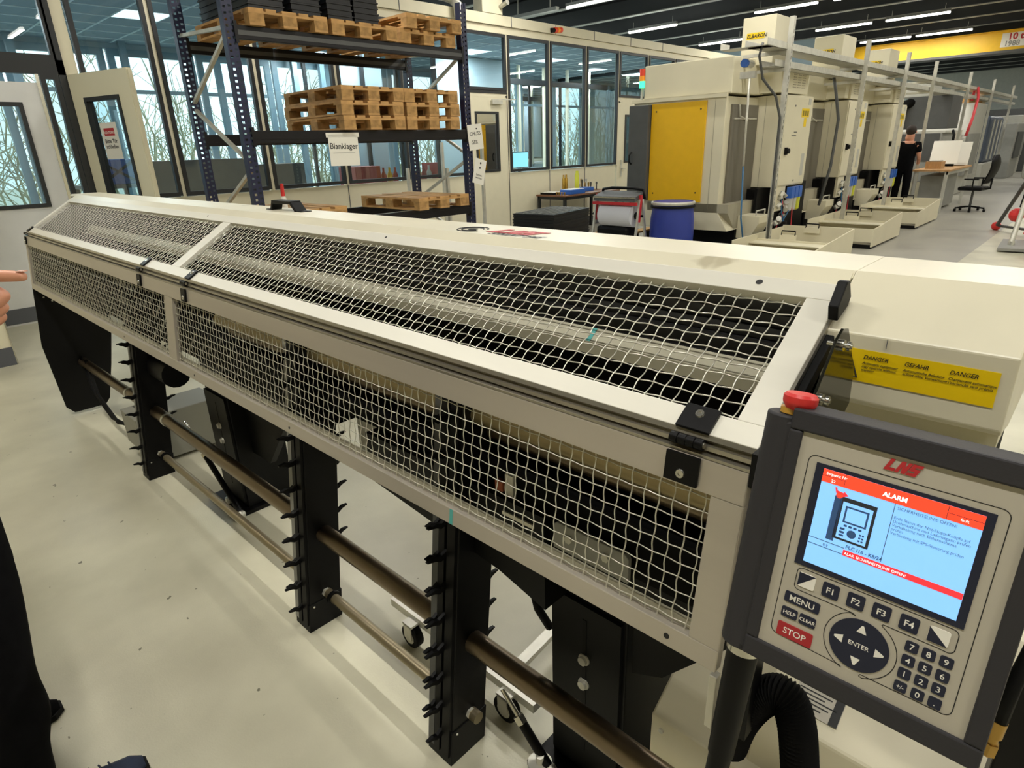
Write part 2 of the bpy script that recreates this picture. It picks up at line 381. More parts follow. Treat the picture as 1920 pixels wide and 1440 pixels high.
# open pale door leaf with window and notice
dl = bpy.data.objects.new('door_4', None); col.objects.link(dl); dl.location = (2.07, 8.36, 0); BASE['door_4'] = Vector((2.07, 8.36, 0)); dl['kind'] = 'structure'
H0 = Vector((2.07, 8.36, 0)); D = Vector((2.36, 7.42, 0)) - H0; DW = D.length; D.normalize(); DN = D.cross(Z_)   # normal towards viewer side
if DN.x > 0: DN = -DN
def leafbox(a0, a1, z0, z1, n0=-.025, n1=.025):
    c = H0 + D * ((a0 + a1) / 2) + Z_ * ((z0 + z1) / 2) + DN * ((n0 + n1) / 2)
    return MB().obox(c, D, DN, Z_, (a1 - a0) / 2, (n1 - n0) / 2, (z1 - z0) / 2)
lb = leafbox(0, .2, .01, 2.5)
for q in (leafbox(DW - .2, DW, .01, 2.5), leafbox(.2, DW - .2, .01, 1.0), leafbox(.2, DW - .2, 2.27, 2.5)): lb.add(q.v, q.f)
lb.build('leaf', doory, dl)
lf = leafbox(.2, .24, 1.0, 2.27, -.03, .035)
for q in (leafbox(DW - .24, DW - .2, 1.0, 2.27, -.03, .035), leafbox(.24, DW - .24, 2.23, 2.27, -.03, .035), leafbox(.24, DW - .24, 1.0, 1.04, -.03, .035)): lf.add(q.v, q.f)
lf.build('window_frame', frameb, dl)
MB().add([tuple(H0 + D * q + Z_ * z) for q, z in ((.24, 1.04), (DW - .24, 1.04), (DW - .24, 2.23), (.24, 2.23))], [(0, 1, 2, 3)]).build('glass_pane', pane2, dl)
leafbox(DW, DW + .02, .01, 2.48, -.02, .02).build('door_seal', doory, dl)
nt_ = leafbox(.33, .60, 1.66, 2.02, .012, .014).build('paper_notice', paper)
tag(nt_, 'white paper notice with a red header taped to the glass of the open pale door', 'notice')
R_ = D if D.cross(Z_).dot(DN) > 0 else -D
def onleaf(a, z, n=.0145): return H0 + D * a + Z_ * z + DN * n
a0 = .38 if R_.dot(D) > 0 else .55
plane_mb(onleaf(a0, 1.89), R_, Z_, .17, .075, .001).build('red_header', redp, nt_)
text('ACHTUNG', 'lettering', onleaf(a0, 1.91, .016) + R_ * .085, R_, Z_, .036, paper, nt_, bold=.0008, align='CENTER')
text('Bitte Tür\nschließen', 'lettering', onleaf(a0, 1.82, .0145) + R_ * .085, R_, Z_, .055, inkb, nt_, bold=.001, align='CENTER')
# ---------------- office behind the glass
struct('floor_office', B(-5, 24, WY + .1, 12.9, .005, .02), office_f)
oc = struct('ceiling_office', B(-5, 24, WY + .1, 12.9, 3.46, 3.56), office_g)
tile = B(0, .59, 0, .59, 3.445, 3.46); ti = 0; tile_me = None
lightcells = {(3, 3), (7, 2), (13, 2), (13, 5), (17, 2), (17, 5), (21, 2), (21, 5), (25, 3)}
for i in range(32):
    for j in range(7):
        x = -1 + i * .6; y = 8.52 + j * .6
        if (i, j) in lightcells: continue
        if tile_me is None:
            o = B(x + .012, x + .588, y + .012, y + .588, 3.44, 3.459).build('ceiling_tile', office_c, oc); tile_me = o; t0 = (x, y)
        else:
            o = tile_me.copy(); col.objects.link(o); o.parent = oc; o.location = (x - t0[0], y - t0[1], 0)
for (i, j) in lightcells:
    x = -1 + i * .6; y = 8.52 + j * .6
    B(x + .01, x + .59, y + .01, y + .59, 3.43, 3.455).build('light_panel', panelL, oc)
    area('office_light', (x + .3, y + .3, 3.42), (0, 0, 0), .55, .55, 60, (.85, .95, 1))
# outer window wall of the office
ow = struct('wall_office_outer', B(-5, 24, 12.6, 12.75, 0, .75).box(-5, 24, 12.6, 12.75, 3.36, 3.7), office_w)
for k in range(20):
    window(-4.8 + k * 1.42, -4.8 + (k + 1) * 1.42 - .04, .78, 3.36, y=12.6, fw=.11, fm=extf, gm=pane, bars=[2.72])
struct('wall_office_end', B(24, 24.1, 8.4, 12.8, 0, 5.2), office_w)
struct('wall_office_near', B(-5.1, -5, 8.4, 12.8, 0, 5.2), office_w)
# inner glazed partitions (cross walls)
for k, xx in enumerate((7.2, 15.3)):
    f = MB()
    for yy in (8.5, 9.5, 10.5, 11.5, 12.5): f.box(xx - .03, xx + .03, yy - .03, yy + .03, 0, 3.44)
    f.box(xx - .03, xx + .03, 8.5, 12.55, 3.36, 3.44)
    wo = struct('wall_cross_%d' % (k + 1), f, frameb)
    B(xx - .03, xx + .03, 8.5, 12.55, 0, 1.05).build('lower_panel', office_w, wo)
    MB().add([(xx, 8.5, 1.05), (xx, 12.55, 1.05), (xx, 12.55, 3.36), (xx, 8.5, 3.36)], [(0, 1, 2, 3)]).build('glass_pane', pane, wo)
f = MB()
for xx in (11.7, 12.6, 13.5, 14.4): f.box(xx - .03, xx + .03, 10.77, 10.83, 1.0, 3.4)
wo = struct('wall_inner', f, wallc)
B(11.3, 15.2, 10.77, 10.83, 0, 1.1).build('lower_panel', office_w, wo)
B(11.3, 15.2, 10.76, 10.84, 3.0, 3.12).build('top_rail', frameb, wo)
f = MB()
for xx in (2.4, 3.9, 5.4, 6.9): f.box(xx - .05, xx + .05, 12.3, 12.4, .02, 3.44)
struct('trim_35', f, extf)
struct('wall_inner_opaque', B(6.7, 11.2, 10.6, 10.68, .02, 3.43), office_w)
gb_ = MB()
for k in range(33): gb_.box(-1 + k * .6 - .012, -1 + k * .6 + .012, 8.52, 12.55, 3.43, 3.442)
for k in range(8): gb_.box(-1, 18.6, 8.52 + k * .6 - .012, 8.52 + k * .6 + .012, 3.43, 3.442)
gb_.build('ceiling_grid_bar', office_g, oc, kind='stuff')
# outside ground and leafless shrubs
struct('ground', B(-30, 70, 13.2, 60, -.3, -.15), soilm)
sb = MB(); rr = random.Random(3)
for k in range(520):
    x = rr.uniform(-8, 34); y = rr.uniform(16.5, 22); h = rr.uniform(2.0, 4.5)
    p = [Vector((x, y, -.2))]
    for q in range(4): p.append(p[-1] + Vector((rr.uniform(-.4, .4), rr.uniform(-.2, .2), h / 4)))
    sb.tube(p, .035, 3, False, .008)
    for q in range(7):
        a = p[rr.randint(1, 3)].lerp(p[rr.randint(1, 4)], rr.random()); e = a + Vector((rr.uniform(-1, 1), rr.uniform(-.4, .4), rr.uniform(.1, 1.1)))
        sb.tube([a, a.lerp(e, .5) + Vector((0, 0, .1)), e], .014, 3, False, .006)
sb.build('leafless_shrubs', shrub, kind='stuff'); 
tag(bpy.data.objects['leafless_shrubs'], 'tangle of pale leafless shrubs outside beyond the office windows', 'shrubs')

# ================================================================== CEILING LAMPS
lamp0 = None
def lamp(x, y, label, L=1.46):
    global lamp0
    if lamp0 is None:
        lamp0 = thing('ceiling_lamp', (x, y, 4.5), label, 'lamp', 'tube lamps under the hall roof')
        B(x - .05, x + .05, y - L / 2, y + L / 2, 4.52, 4.58).build('lamp_body', lampb, lamp0)
        B(x - .035, x + .035, y - L / 2, y + L / 2, 4.475, 4.52).build('diffuser', lampd, lamp0, bevel=.012)
        MB().tube([(x, y - .6, 4.58), (x, y - .6, 4.72)], .006, 6).tube([(x, y + .6, 4.58), (x, y + .6, 4.72)], .006, 6).build('hanger', zinc, lamp0)
        o = lamp0
    else: o = dup(lamp0, (x, y, 4.5), 0, label)
    area('lamp_light', (x, y, 4.46), (0, 0, 0), .09, L, LAMP_W, LAMP_COL)
for x, y, s in ((12.4, 9.2, 'first lit tube lamp above the glazed office roof'), (16.4, 10.2, 'lit tube lamp above the small grey box on the partition'),
                (20.4, 10.2, 'lit tube lamp just left of the cream filter box'), (16.6, 6.75, 'long lit tube lamp above the nearest cream filter box'),
                (20.75, 6.75, 'lit tube lamp above the second filter box'), (20.75, 4.95, 'lit tube lamp farthest right, over the yellow crane'),
                (24.7, 6.7, 'distant lit tube lamp left of the crane'), (24.7, 5.1, 'distant lit tube lamp touching the crane beam'), (16.6, 4.95, 'lit tube lamp at the top edge above the crane')):
    lamp(x, y, s)
for x in (-.2, 4.0, 8.2):
    for y in (6.9, 3.4, 0.2, -2.8): lamp(x, y, 'lit tube lamp overhead, %s of the bar feeder, %s' % ({-.2: 'in front', 4.0: 'just behind', 8.2: 'well behind'}[x], {6.9: 'at the rack end', 3.4: 'over its middle', .2: 'at the pendant end', -2.8: 'beyond the pendant'}[y]))
for x in (12.4, 16.6, 20.75, 28.8):
    for y in (1.5, -2.2): lamp(x, y, 'lit tube lamp over the %s side of the aisle, %s' % ('left' if y > 0 else 'right', {12.4: 'at the chip trays', 16.6: 'at the workbench', 20.75: 'past the workbench', 28.8: 'behind the crane'}[x]))
lamp(12.4, 4.9, 'lit tube lamp over the lathe row'); lamp(28.8, 5.6, 'lit tube lamp behind the crane')
lamp(33, 3, 'lit tube lamp at the far end, left side'); lamp(33, -2, 'lit tube lamp at the far end, right side'); lamp(38, 2, 'last lit tube lamp before the far wall')
# dark (unlit) fixtures
u0 = thing('unlit_lamp', (12.4, 11.0, 4.5), 'unlit grey tube lamp beside the first lit one above the office roof', 'lamp')
B(12.34, 12.46, 10.2, 11.7, 4.5, 4.57).build('lamp_body', flange, u0); MB().box(12.39, 12.41, 10.4, 10.42, 4.57, 5.09).box(12.39, 12.41, 11.4, 11.42, 4.57, 5.09).build('hanger', zinc, u0)
# ================================================================== CRANE
cr = thing('overhead_crane', (26, 3, 3.9), 'yellow overhead crane girder with a 10 t plate spanning the hall', 'crane')
B(25.75, 26.25, -5.9, 8.3, 3.93, 4.45).build('girder', yelc, cr)
B(25.65, 26.35, -5.9, 8.3, 3.86, 3.93).build('lower_flange', dgrey, cr); B(25.65, 26.35, -5.9, 8.3, 4.45, 4.48).build('upper_flange', yelc, cr)
B(25.735, 25.75, 3.1, 3.75, 4.02, 4.40).build('capacity_plate', paper, cr)
text('10 t', 'lettering', (25.734, 3.6, 4.22), -Y_, Z_, .24, redp, cr, bold=.008, align='LEFT')
text('1988', 'lettering', (25.734, 3.66, 4.05), -Y_, Z_, .19, mgrey, cr, bold=.006)
for k, (y, n) in enumerate(((5.9, 0), (-5.9, 0))): pass

# ================================================================== BAR FEEDER
BF = thing('bar_feeder', (1.0, 2.6, 0), 'long cream bar feeder with silver mesh guards on black legs', 'bar feeder')
Y0, Y1 = .287, 4.97
XZ = lambda p, q, h: (p, h, q)
MB().prism([(1.088, 1.436), (1.100, 1.447), (1.262, 1.447), (1.275, 1.437), (1.345, 1.36), (1.345, .96), (1.33, .96), (1.33, 1.35), (1.262, 1.43), (1.10, 1.43)], XZ, .285, 5.1).build('long_cover', coverp, BF, bevel=.001)
# near end hood: slope, label face, rounded
MB().prism([(1.100, 1.447), (1.262, 1.447), (1.275, 1.437), (1.345, 1.36), (1.345, 1.24), (1.10, 1.24), (1.012, 1.262), (1.0, 1.262), (.993, 1.27), (.993, 1.374)], XZ, .047, .2848).build('end_hood', coverp, BF, bevel=.0025, seg=2)
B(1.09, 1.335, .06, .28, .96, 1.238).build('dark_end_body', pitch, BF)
B(1.012, 1.10, .05, .28, 1.235, 1.258).build('hood_lip', cream, BF)
B(.9915, .9925, .2, .2008, 1.358, 1.373).build('panel_seam', skirt, BF)
# label
lab = plane_mb((.9925, .262, 1.302), -Y_, Z_, .199, .05, .0007).build('danger_label', yelp, BF)
def lt(s, y, z, sz, b=.0): text(s, 'lettering', (.9915, y, z), -Y_, Z_, sz * (.86 if sz < .007 else 1), inkb, lab, shear=.25, bold=b, sx=.93 if sz > .007 else .98)
lt('DANGER', .2275, 1.3385, .0088, .0001); lt('Automatic equipment\nmay operate without\nwarning', .2275, 1.3305, .0063, .0001)
lt('GEFAHR', .174, 1.3385, .0088, .0001); lt('Automatische Beladung\nerfolgt ohne Vorwarnung', .174, 1.3305, .0063, .0001)
lt('DANGER', .119, 1.3385, .0088, .0001); lt("Chargement automatique\ns'enclenche sans préavis", .119, 1.3305, .0063, .0001)
tr = [Vector((.991, .2585, 1.308)), Vector((.991, .232, 1.308)), Vector((.991, .245, 1.343))]
MB().tube([tr[0], tr[1], tr[2], tr[0]], .0016, 6).build('warning_triangle', inkb, lab)
# printing on top surface
ZT = 1.4475
lg = MB()
for rr_, ww in ((.045, .0035), (.032, .0035)):
    pts = [(1.155 + rr_ * .9 * math.sin(a * math.pi / 18), 1.245 + rr_ * math.cos(a * math.pi / 18), ZT) for a in range(-15, 17)]
    lg.tube(pts, ww * .5, 4, True)
lg.lathe([(.014, 0), (.014, .0008)], (1.155, 1.245, ZT), 20)
lg.build('round_emblem', inkb, BF)
def lns(parent, o, right, up, s, m):
    """bold slanted three letter wordmark"""
    R = Vector(right); U = Vector(up); N = R.cross(U); base = Vector(o)
    L = [[(0, 0), (.95, 0), (.95, .26), (.38, .26), (.38, 1), (0, 1)],
         [(1.02, 0), (1.36, 0), (1.36, .55), (1.62, 0), (2.0, 0), (2.0, 1), (1.66, 1), (1.66, .5), (1.4, 1), (1.02, 1)],
         [(2.07, 0), (2.98, 0), (2.98, .62), (2.45, .62), (2.45, .76), (3.0, .76), (3.0, 1), (2.07, 1), (2.07, .4), (2.62, .4), (2.62, .24), (2.07, .24)]]
    b = MB()
    for P in L:
        b.prism(P, lambda p, q, h: base + R * ((p * .76 + q * .42) * s) + U * (q * s) + N * h, .0002, .0009)
    return b.build('red_wordmark', m, parent)
lns(BF, (1.135, 1.175, ZT), -Y_, X_, .062, redp)
text('SPRINT 545', 'lettering', (1.108, 1.145, ZT), -Y_, X_, .036, inkb, BF, shear=.5, bold=.0012, sx=.95)
# black pull handle on the cover
hb = MB(); hp = [Vector((1.20, 2.44, 1.445)), Vector((1.20, 2.42, 1.478)), Vector((1.20, 2.28, 1.478)), Vector((1.20, 2.24, 1.445))]
hb.beam(hp[0], hp[1], .045, .012, Y_).beam(hp[1] + Vector((0, .006, 0)), hp[2] - Vector((0, .006, 0)), .045, .012).beam(hp[2], hp[3], .045, .012, Y_)
hb.obox((1.20, 2.46, 1.448), Y_, X_, Z_, .02, .022, .002).obox((1.20, 2.22, 1.448), Y_, X_, Z_, .02, .022, .002)
hb.build('pull_handle', plast, BF, bevel=.002)
# guards -----------------------------------------------------------
P2 = Vector((.779, 0, 1.250)); SL = Vector((math.cos(math.radians(32)), 0, math.sin(math.radians(32)))); SN = Vector((-SL.z, 0, SL.x))
Q0 = Vector((.718, 0, .894)); SD = (Vector((.760, 0, 1.220)) - Q0).normalized(); SDN = Vector((-SD.z, 0, SD.x))
def sp_(o, a, n, y, A, N): return o + A * a + N * n + Y_ * y
def rail(name, o, A, N, a0, a1, y0, y1, t0, t1, m, parent=BF, bev=.0015):
    c = sp_(o, (a0 + a1) / 2, (t0 + t1) / 2, (y0 + y1) / 2, A, N)
    return MB().obox(c, A, Y_, N, (a1 - a0) / 2, (y1 - y0) / 2, (t1 - t0) / 2).build(name, m, parent, bevel=bev)
# sloped top guard
TG = rail('top_guard_rail', P2, SL, SN, 0, .039, Y0, Y1, -.02, 0, aluw)
rail('top_guard_rail', P2, SL, SN, .300, .338, Y0, Y1, -.02, 0, aluw)
rail('top_guard_stile', P2, SL, SN, .039, .300, Y0, Y0 + .047, -.02, -.0005, aluw)
rail('top_guard_stile', P2, SL, SN, .039, .300, Y1 - .045, Y1, -.02, -.0005, aluw)
rail('top_guard_stile', P2, SL, SN, .039, .300, 2.495, 2.565, -.02, -.0008, aluw)
rail('cover_fold', P2, SL, SN, .339, .378, Y0, Y1, -.012, -.003, coverp)
# upright front guard
rail('front_guard_rail', Q0, SD, SDN, 0, .037, Y0, Y1, -.02, 0, alu)
rail('front_guard_rail', Q0, SD, SDN, .277, .329, Y0, Y1, -.02, 0, alu)
rail('front_guard_stile', Q0, SD, SDN, .037, .277, Y0, Y0 + .05, -.02, -.0005, alu)
rail('front_guard_stile', Q0, SD, SDN, .037, .277, Y1 - .04, Y1, -.02, -.0005, alu)
rail('front_guard_stile', Q0, SD, SDN, .037, .277, 2.465, 2.545, -.02, -.0008, alu)
# inner lower ledge seen under the wires
rail('inner_ledge', Q0, SD, SDN, .037, .052, Y0 + .05, Y1 - .05, -.026, -.018, inrail)
# grooved hinge profile between the guards
MB().prism([(.760, 1.221), (.790, 1.218), (.800, 1.24), (.779, 1.2495), (.775, 1.243), (.783, 1.239), (.783, 1.235), (.770, 1.236), (.768, 1.230), (.778, 1.229), (.777, 1.2255), (.760, 1.2255)], XZ, Y0, Y1).build('hinge_profile', alud, BF)
B(.758, .81, Y0 - .012, Y0 - .001, 1.2, 1.252).build('end_cap', plast, BF)
def crimped(name, o, A, N, a0, a1, ys, m=wire, p=.0252, r=.00125, amp=.0015):
    mb = MB()
    na = int(round((a1 - a0) / p)); pa = (a1 - a0) / na
    for (y0, y1) in ys:
        ny = int(round((y1 - y0) / p)); py = (y1 - y0) / ny
        for i in range(na):                       # long wires
            a = a0 + (i + .5) * pa; pts = []
            for k in range(ny * 4 + 1):
                y = y0 + k * py / 4; h = amp * math.cos(math.pi * (y - y0) / py + math.pi * i + math.pi / 2 * 1)
                pts.append(sp_(o, a, -.011 + h, y, A, N))
            mb.tube(pts, r, 4, False)
        for j in range(ny):
            y = y0 + (j + .5) * py; pts = []
            for k in range(na * 4 + 1):
                a = a0 + k * pa / 4; h = -amp * math.cos(math.pi * (a - a0) / pa + math.pi * j + math.pi / 2)
                sway = .0008 * math.sin(math.pi * (a - a0) / pa + math.pi * j + math.pi / 2)
                pts.append(sp_(o, a, -.011 + h, y + sway * 1.6, A, N))
            mb.tube(pts, r, 4, False)
    return mb.build(name, m, BF, smooth=True, kind='stuff')
crimped('woven_wire_mesh', P2, SL, SN, .037, .302, [(Y0 + .045, 2.497), (2.563, Y1 - .043)])
crimped('woven_wire_mesh', Q0, SD, SDN, .035, .279, [(Y0 + .048, 2.467), (2.543, Y1 - .038)])
# hinges
def hinge(y, half=.027):
    h = MB()
    o = h.obox(sp_(P2, .020, .0035, y, SL, SN), SL, Y_, SN, .022, half, .003).build('hinge', blk, BF, bevel=.001)
    MB().obox(sp_(Q0, .305, .0035, y, SD, SDN), SD, Y_, SDN, .023, half, .003).build('hinge_leaf', blk, o, bevel=.001)
    k = MB(); c = Vector((.764, 0, 1.2385)) 
    for q in range(4):
        a = y - half + q * half / 2; k.cyl(c + Y_ * (a + .0008), c + Y_ * (a + half / 2 - .0008), .0085, 14)
    k.build('hinge_knuckle', blk, o, smooth='auto')
    MB().cyl(c + Y_ * (y - half - .001), c + Y_ * (y + half + .001), .0045, 10).build('hinge_pin', alud, o)
    for (oo, A, N, a) in ((P2, SL, SN, .027), (Q0, SD, SDN, .297)):
        s = sp_(oo, a, .0065, y, A, N)
        MB().lathe([(.0075, 0), (.0065, .0022), (.003, .0022), (.003, .0008), (.0001, .0008)], s, 14, N).build('hex_screw', chrome, o, smooth='auto')
for y in (.385, 2.33, 2.80, 4.93): hinge(y, .027 if y < 1 else .02)
# holes, screws, teal marks, corner caps
for (o_, A_, N_, a_, y, r_) in ((P2, SL, SN, .322, .42, .006), (Q0, SD, SDN, .018, .372, .005), (Q0, SD, SDN, .018, 1.6, .004), (Q0, SD, SDN, .018, 2.3, .004), (Q0, SD, SDN, .018, 3.1, .004), (Q0, SD, SDN, .018, 4.2, .004), (P2, SL, SN, .322, 1.5, .004), (P2, SL, SN, .322, 2.75, .004)):
    MB().lathe([(r_, 0), (r_, .0006)], sp_(o_, a_, 0, y, A_, N_), 14, N_).build('screw_hole', inkb, BF)
rail('teal_mark', Q0, SD, SDN, .001, .036, .888, .898, 0, .0004, teal, bev=0)
MB().prism([(.982, 1.412), (.990, 1.389), (1.03, 1.404), (1.040, 1.418), (1.022, 1.446), (1.010, 1.446)], XZ, Y0 - .017, Y0 - .002).build('corner_cap', plast, BF, bevel=.002)
rail('end_seal', P2, SL, SN, .06, .24, Y0 - .016, Y0 - .004, -.034, -.012, rub)
rail('end_strip', P2, SL, SN, .0, .298, Y0 - .004, Y0, -.02, -.003, alud, bev=0)
# dark glossy bracket at the near end
br = MB().prism([(.80, 1.322), (.865, 1.395), (.888, 1.407), (.912, 1.402), (.975, 1.325), (.982, 1.268), (.95, 1.25), (.80, 1.26)], XZ, .233, .237).build('end_bracket', smoke, BF, bevel=.001)
for (x, z) in ((.885, 1.385), (.825, 1.325)): MB().cyl((x, .25, z), (x, .218, z), .0035, 10).cyl((x, .228, z), (x, .233, z), .008, 10).cyl((x, .220, z), (x, .224, z), .0065, 10).build('bracket_bolt', chrome, br, smooth='auto')
# internals
MB().prism([(.735, .90), (.775, 1.215), (1.06, 1.40), (1.30, 1.40), (1.30, .90)], XZ, 4.90, 4.92).build('end_wall', blk2, BF)
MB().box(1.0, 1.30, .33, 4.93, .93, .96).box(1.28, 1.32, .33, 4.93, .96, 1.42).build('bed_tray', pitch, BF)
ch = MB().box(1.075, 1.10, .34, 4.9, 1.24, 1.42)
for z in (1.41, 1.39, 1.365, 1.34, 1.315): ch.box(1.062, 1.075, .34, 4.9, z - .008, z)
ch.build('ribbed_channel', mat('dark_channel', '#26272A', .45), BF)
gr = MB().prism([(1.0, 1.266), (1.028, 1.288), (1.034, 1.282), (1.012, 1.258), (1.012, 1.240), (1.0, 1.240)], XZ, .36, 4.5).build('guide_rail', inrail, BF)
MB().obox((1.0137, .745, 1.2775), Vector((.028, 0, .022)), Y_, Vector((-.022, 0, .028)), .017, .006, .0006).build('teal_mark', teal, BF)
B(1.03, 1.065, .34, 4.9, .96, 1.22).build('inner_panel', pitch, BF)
MB().cyl((.945, .34, 1.045), (.945, 2.55, 1.035), .030, 20).build('stored_tube', brassy, BF, smooth='auto')
MB().cyl((.99, .34, .985), (.99, 2.55, .975), .024, 16).build('stored_tube', barm, BF, smooth='auto')
pl = MB().prism([(.565, .795), (.565, .855), (.575, .865), (.755, .865), (.765, .855), (.765, .795)], lambda p, q, h: (h, p, q), .908, .92)
pl.build('bracket_plate', mgrey, BF, bevel=.002)
for y in (.62, .72): MB().cyl((.908, y, .835), (.902, y, .835), .010, 6).build('hex_bolt', zinc, BF)
MB().box(.92, .95, .90, .925, .83, .92).box(.90, .95, .82, .92, .82, .83).build('small_bracket', aluw, BF)
B(.915, .93, .93, .955, .87, .895).build('copper_block', mat('copper_clamp', '#B4664A', .4, metal=.6), BF)
MB().box(1.0, 1.04, 1.58, 1.70, .60, .86).build('pneumatic_block', lgrey, BF)
MB().prism([(1.30, .62), (1.23, .70), (1.23, .86), (1.54, .86), (1.54, .62)], lambda p, q, h: (h, p, q), 1.05, 1.08).build('pale_side_plate', lgrey, BF)
# underside bed
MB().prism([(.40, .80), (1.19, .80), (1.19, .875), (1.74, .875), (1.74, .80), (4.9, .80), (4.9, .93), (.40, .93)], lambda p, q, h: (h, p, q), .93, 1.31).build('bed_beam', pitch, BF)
MB().prism([(.79, .60), (.79, .86), (1.5, .86), (1.5, .70), (.945, .64)], lambda p, q, h: (h, p, q), .905, 1.2).build('lower_box', blk2, BF)
# front legs with hook rows ------------------------------------------
def hook(x, y, z, L, side=-1):
    pts = [Vector((x, y, z)), Vector((x + side * L * .35, y, z - .006)), Vector((x + side * L * .6, y, z + .002)), Vector((x + side * L, y, z + .004))]
    m = MB(); ws = (.020, .015, .012, .003); vs = []
    for p, wd in zip(pts, ws): vs += [p + Vector((0, -.005, wd / 2)), p + Vector((0, .005, wd / 2)), p + Vector((0, .005, -wd / 2)), p + Vector((0, -.005, -wd / 2))]
    fs = [(i * 4 + k, i * 4 + (k + 1) % 4, i * 4 + 4 + (k + 1) % 4, i * 4 + 4 + k) for i in range(3) for k in range(4)] + [(0, 1, 2, 3), (15, 14, 13, 12)]
    return m.add(vs, fs)
def lean(mb):
    mb.v = [(p[0] + .122 * p[2], p[1], p[2]) for p in mb.v]; return mb
for (ly, nb) in ((1.03, 0), (1.812, 1), (3.53, 2)):
    lg_ = lean(B(.762, .890, ly, ly + .095, 0, 1.18)).build('front_leg', blk, BF, bevel=.003)
    lean(MB().box(.752, .762, ly + .004, ly + .034, .03, 1.1)).build('slot_strip', plast, lg_)
    lean(MB().box(.752, .762, ly + .044, ly + .066, .03, 1.1)).build('slot_strip', plast, lg_)
    lean(MB().box(.754, .7615, ly + .070, ly + .094, .03, 1.1)).build('steel_strip', mgrey if nb else dgrey, lg_)
    lean(B(.758, .893, ly - .003, ly + .098, 0, .115)).build('foot_sleeve', blk2, lg_, bevel=.002)
    c_ = Vector((.845, ly, .135)); MB().cyl(c_ - Y_ * .0, c_ - Y_ * .008, .017, 6).build('hex_nut', zinc, lg_)
    for x in (.79, .88): MB().lathe([(.004, 0), (.003, .002)], (x, ly - .003, .10), 8, -Y_).build('small_screw', zinc, lg_)
    for k in range(11):
        z = .10 + k * .095
        lean(hook(.756, ly + .039, z, .066 if k else .055)).build('hook', plast, lg_)
        if 1 <= k: lean(hook(.756, ly + .07, z - .016, .045)).build('hook', plast, lg_)
        if k >= 2: lean(hook(.888, ly + .03, z + .04, .055, 1)).build('hook', plast, lg_)
# bars on the legs
MB().cyl((.875, .05, .375), (.875, 3.95, .375), .031, 20).build('lower_bar', barm, BF, smooth='auto')
MB().cyl((.872, 3.95, .37), (.868, 4.95, .36), .029, 16).build('lower_bar', barm, BF, smooth='auto')
for y in (3.35, 3.95): MB().cyl((.875, y, .374), (.875, y + .02, .374), .0345, 18).build('bar_collar', zinc, BF, smooth='auto')
MB().cyl((.85, 1.0, .13), (.85, 3.55, .13), .018, 14).build('thin_bar', mat('pale_steel_bar', '#8C8168', .35, metal=.7), BF, smooth='auto')
for y in (1.76, 3.46): MB().cyl((.85, y, .13), (.85, y + .012, .13), .027, 16).build('bar_collar', blk, BF, smooth='auto')
# rear stand columns
def column(y0, y1, x=.99):
    c = B(x, x + .24, y0, y1, .02, .86).build('stand_column', blk2, BF, bevel=.004)
    f = B(x - .012, x, y0 + .01, y1 - .01, .05, .60).build('column_plate', blk2, c)
    ym = (y0 + y1) / 2
    B(x - .0135, x - .012, ym - .006, ym + .006, .12, .56).build('slot', plast, f)
    for z in (.355, .435): MB().lathe([(.017, 0), (.016, .004), (.012, .004), (.012, .012), (.0005, .013)], (x - .012, ym, z), 12, -X_).build('hex_bolt', zinc, f, smooth='auto')
    B(x - .08, x + .3, y0 - .03, y1 + .03, 0, .02).build('foot_plate', blk, c)
    MB().cyl((x - .05, ym, .02), (x - .05, ym, .05), .014, 8).build('foot_bolt', zinc, c)
column(.61, .84); column(2.80, 3.05)
MB().prism([(.60, .84), (.30, .84), (.36, .70), (.52, .50), (.60, .46)], lambda p, q, h: (h, p, q), 1.0, 1.03).build('gusset_plate', blk2, BF)
MB().prism([(2.0, .84), (2.8, .84), (2.8, .30), (2.62, .30), (2.4, .55)], lambda p, q, h: (h, p, q), 1.06, 1.09).build('gusset_plate', blk2, BF)
# struts
def strut(a, b):
    a = Vector(a); b = Vector(b); m = a.lerp(b, .38)
    s = MB().cyl(m, b, .014, 12).build('gas_strut', blk, BF, smooth='auto')
    MB().cyl(a, m, .007, 10).cyl(m - (b - a).normalized() * .012, m + (b - a).normalized() * .012, .017, 6).build('strut_rod', chrome, s, smooth='auto')
    MB().ball(b, .02, 8, 6).build('strut_joint', zinc, s, smooth=True)
strut((.93, 3.28, .37), (.93, 2.75, .03)); strut((.93, .98, .19), (.93, .80, .02))
MB().cyl((.92, .83, 0), (.92, .83, .035), .035, 20).cyl((.92, .83, .035), (.92, .83, .06), .012, 8).build('levelling_foot', zinc, BF, smooth='auto')
# end plate at far end
MB().prism([(.718, .90), (.672, .52), (.70, .07), (.74, .02), (.93, .02), (.965, .06), (1.03, .30), (1.10, .60), (1.10, .90)], XZ, 4.955, 4.965).build('end_plate', blk, BF, bevel=.002)
MB().lathe([(.006, 0), (.005, .003)], (.76, 4.955, .83), 8, -Y_).lathe([(.006, 0), (.005, .003)], (.80, 4.955, .80), 8, -Y_).build('plate_screw', zinc, BF)
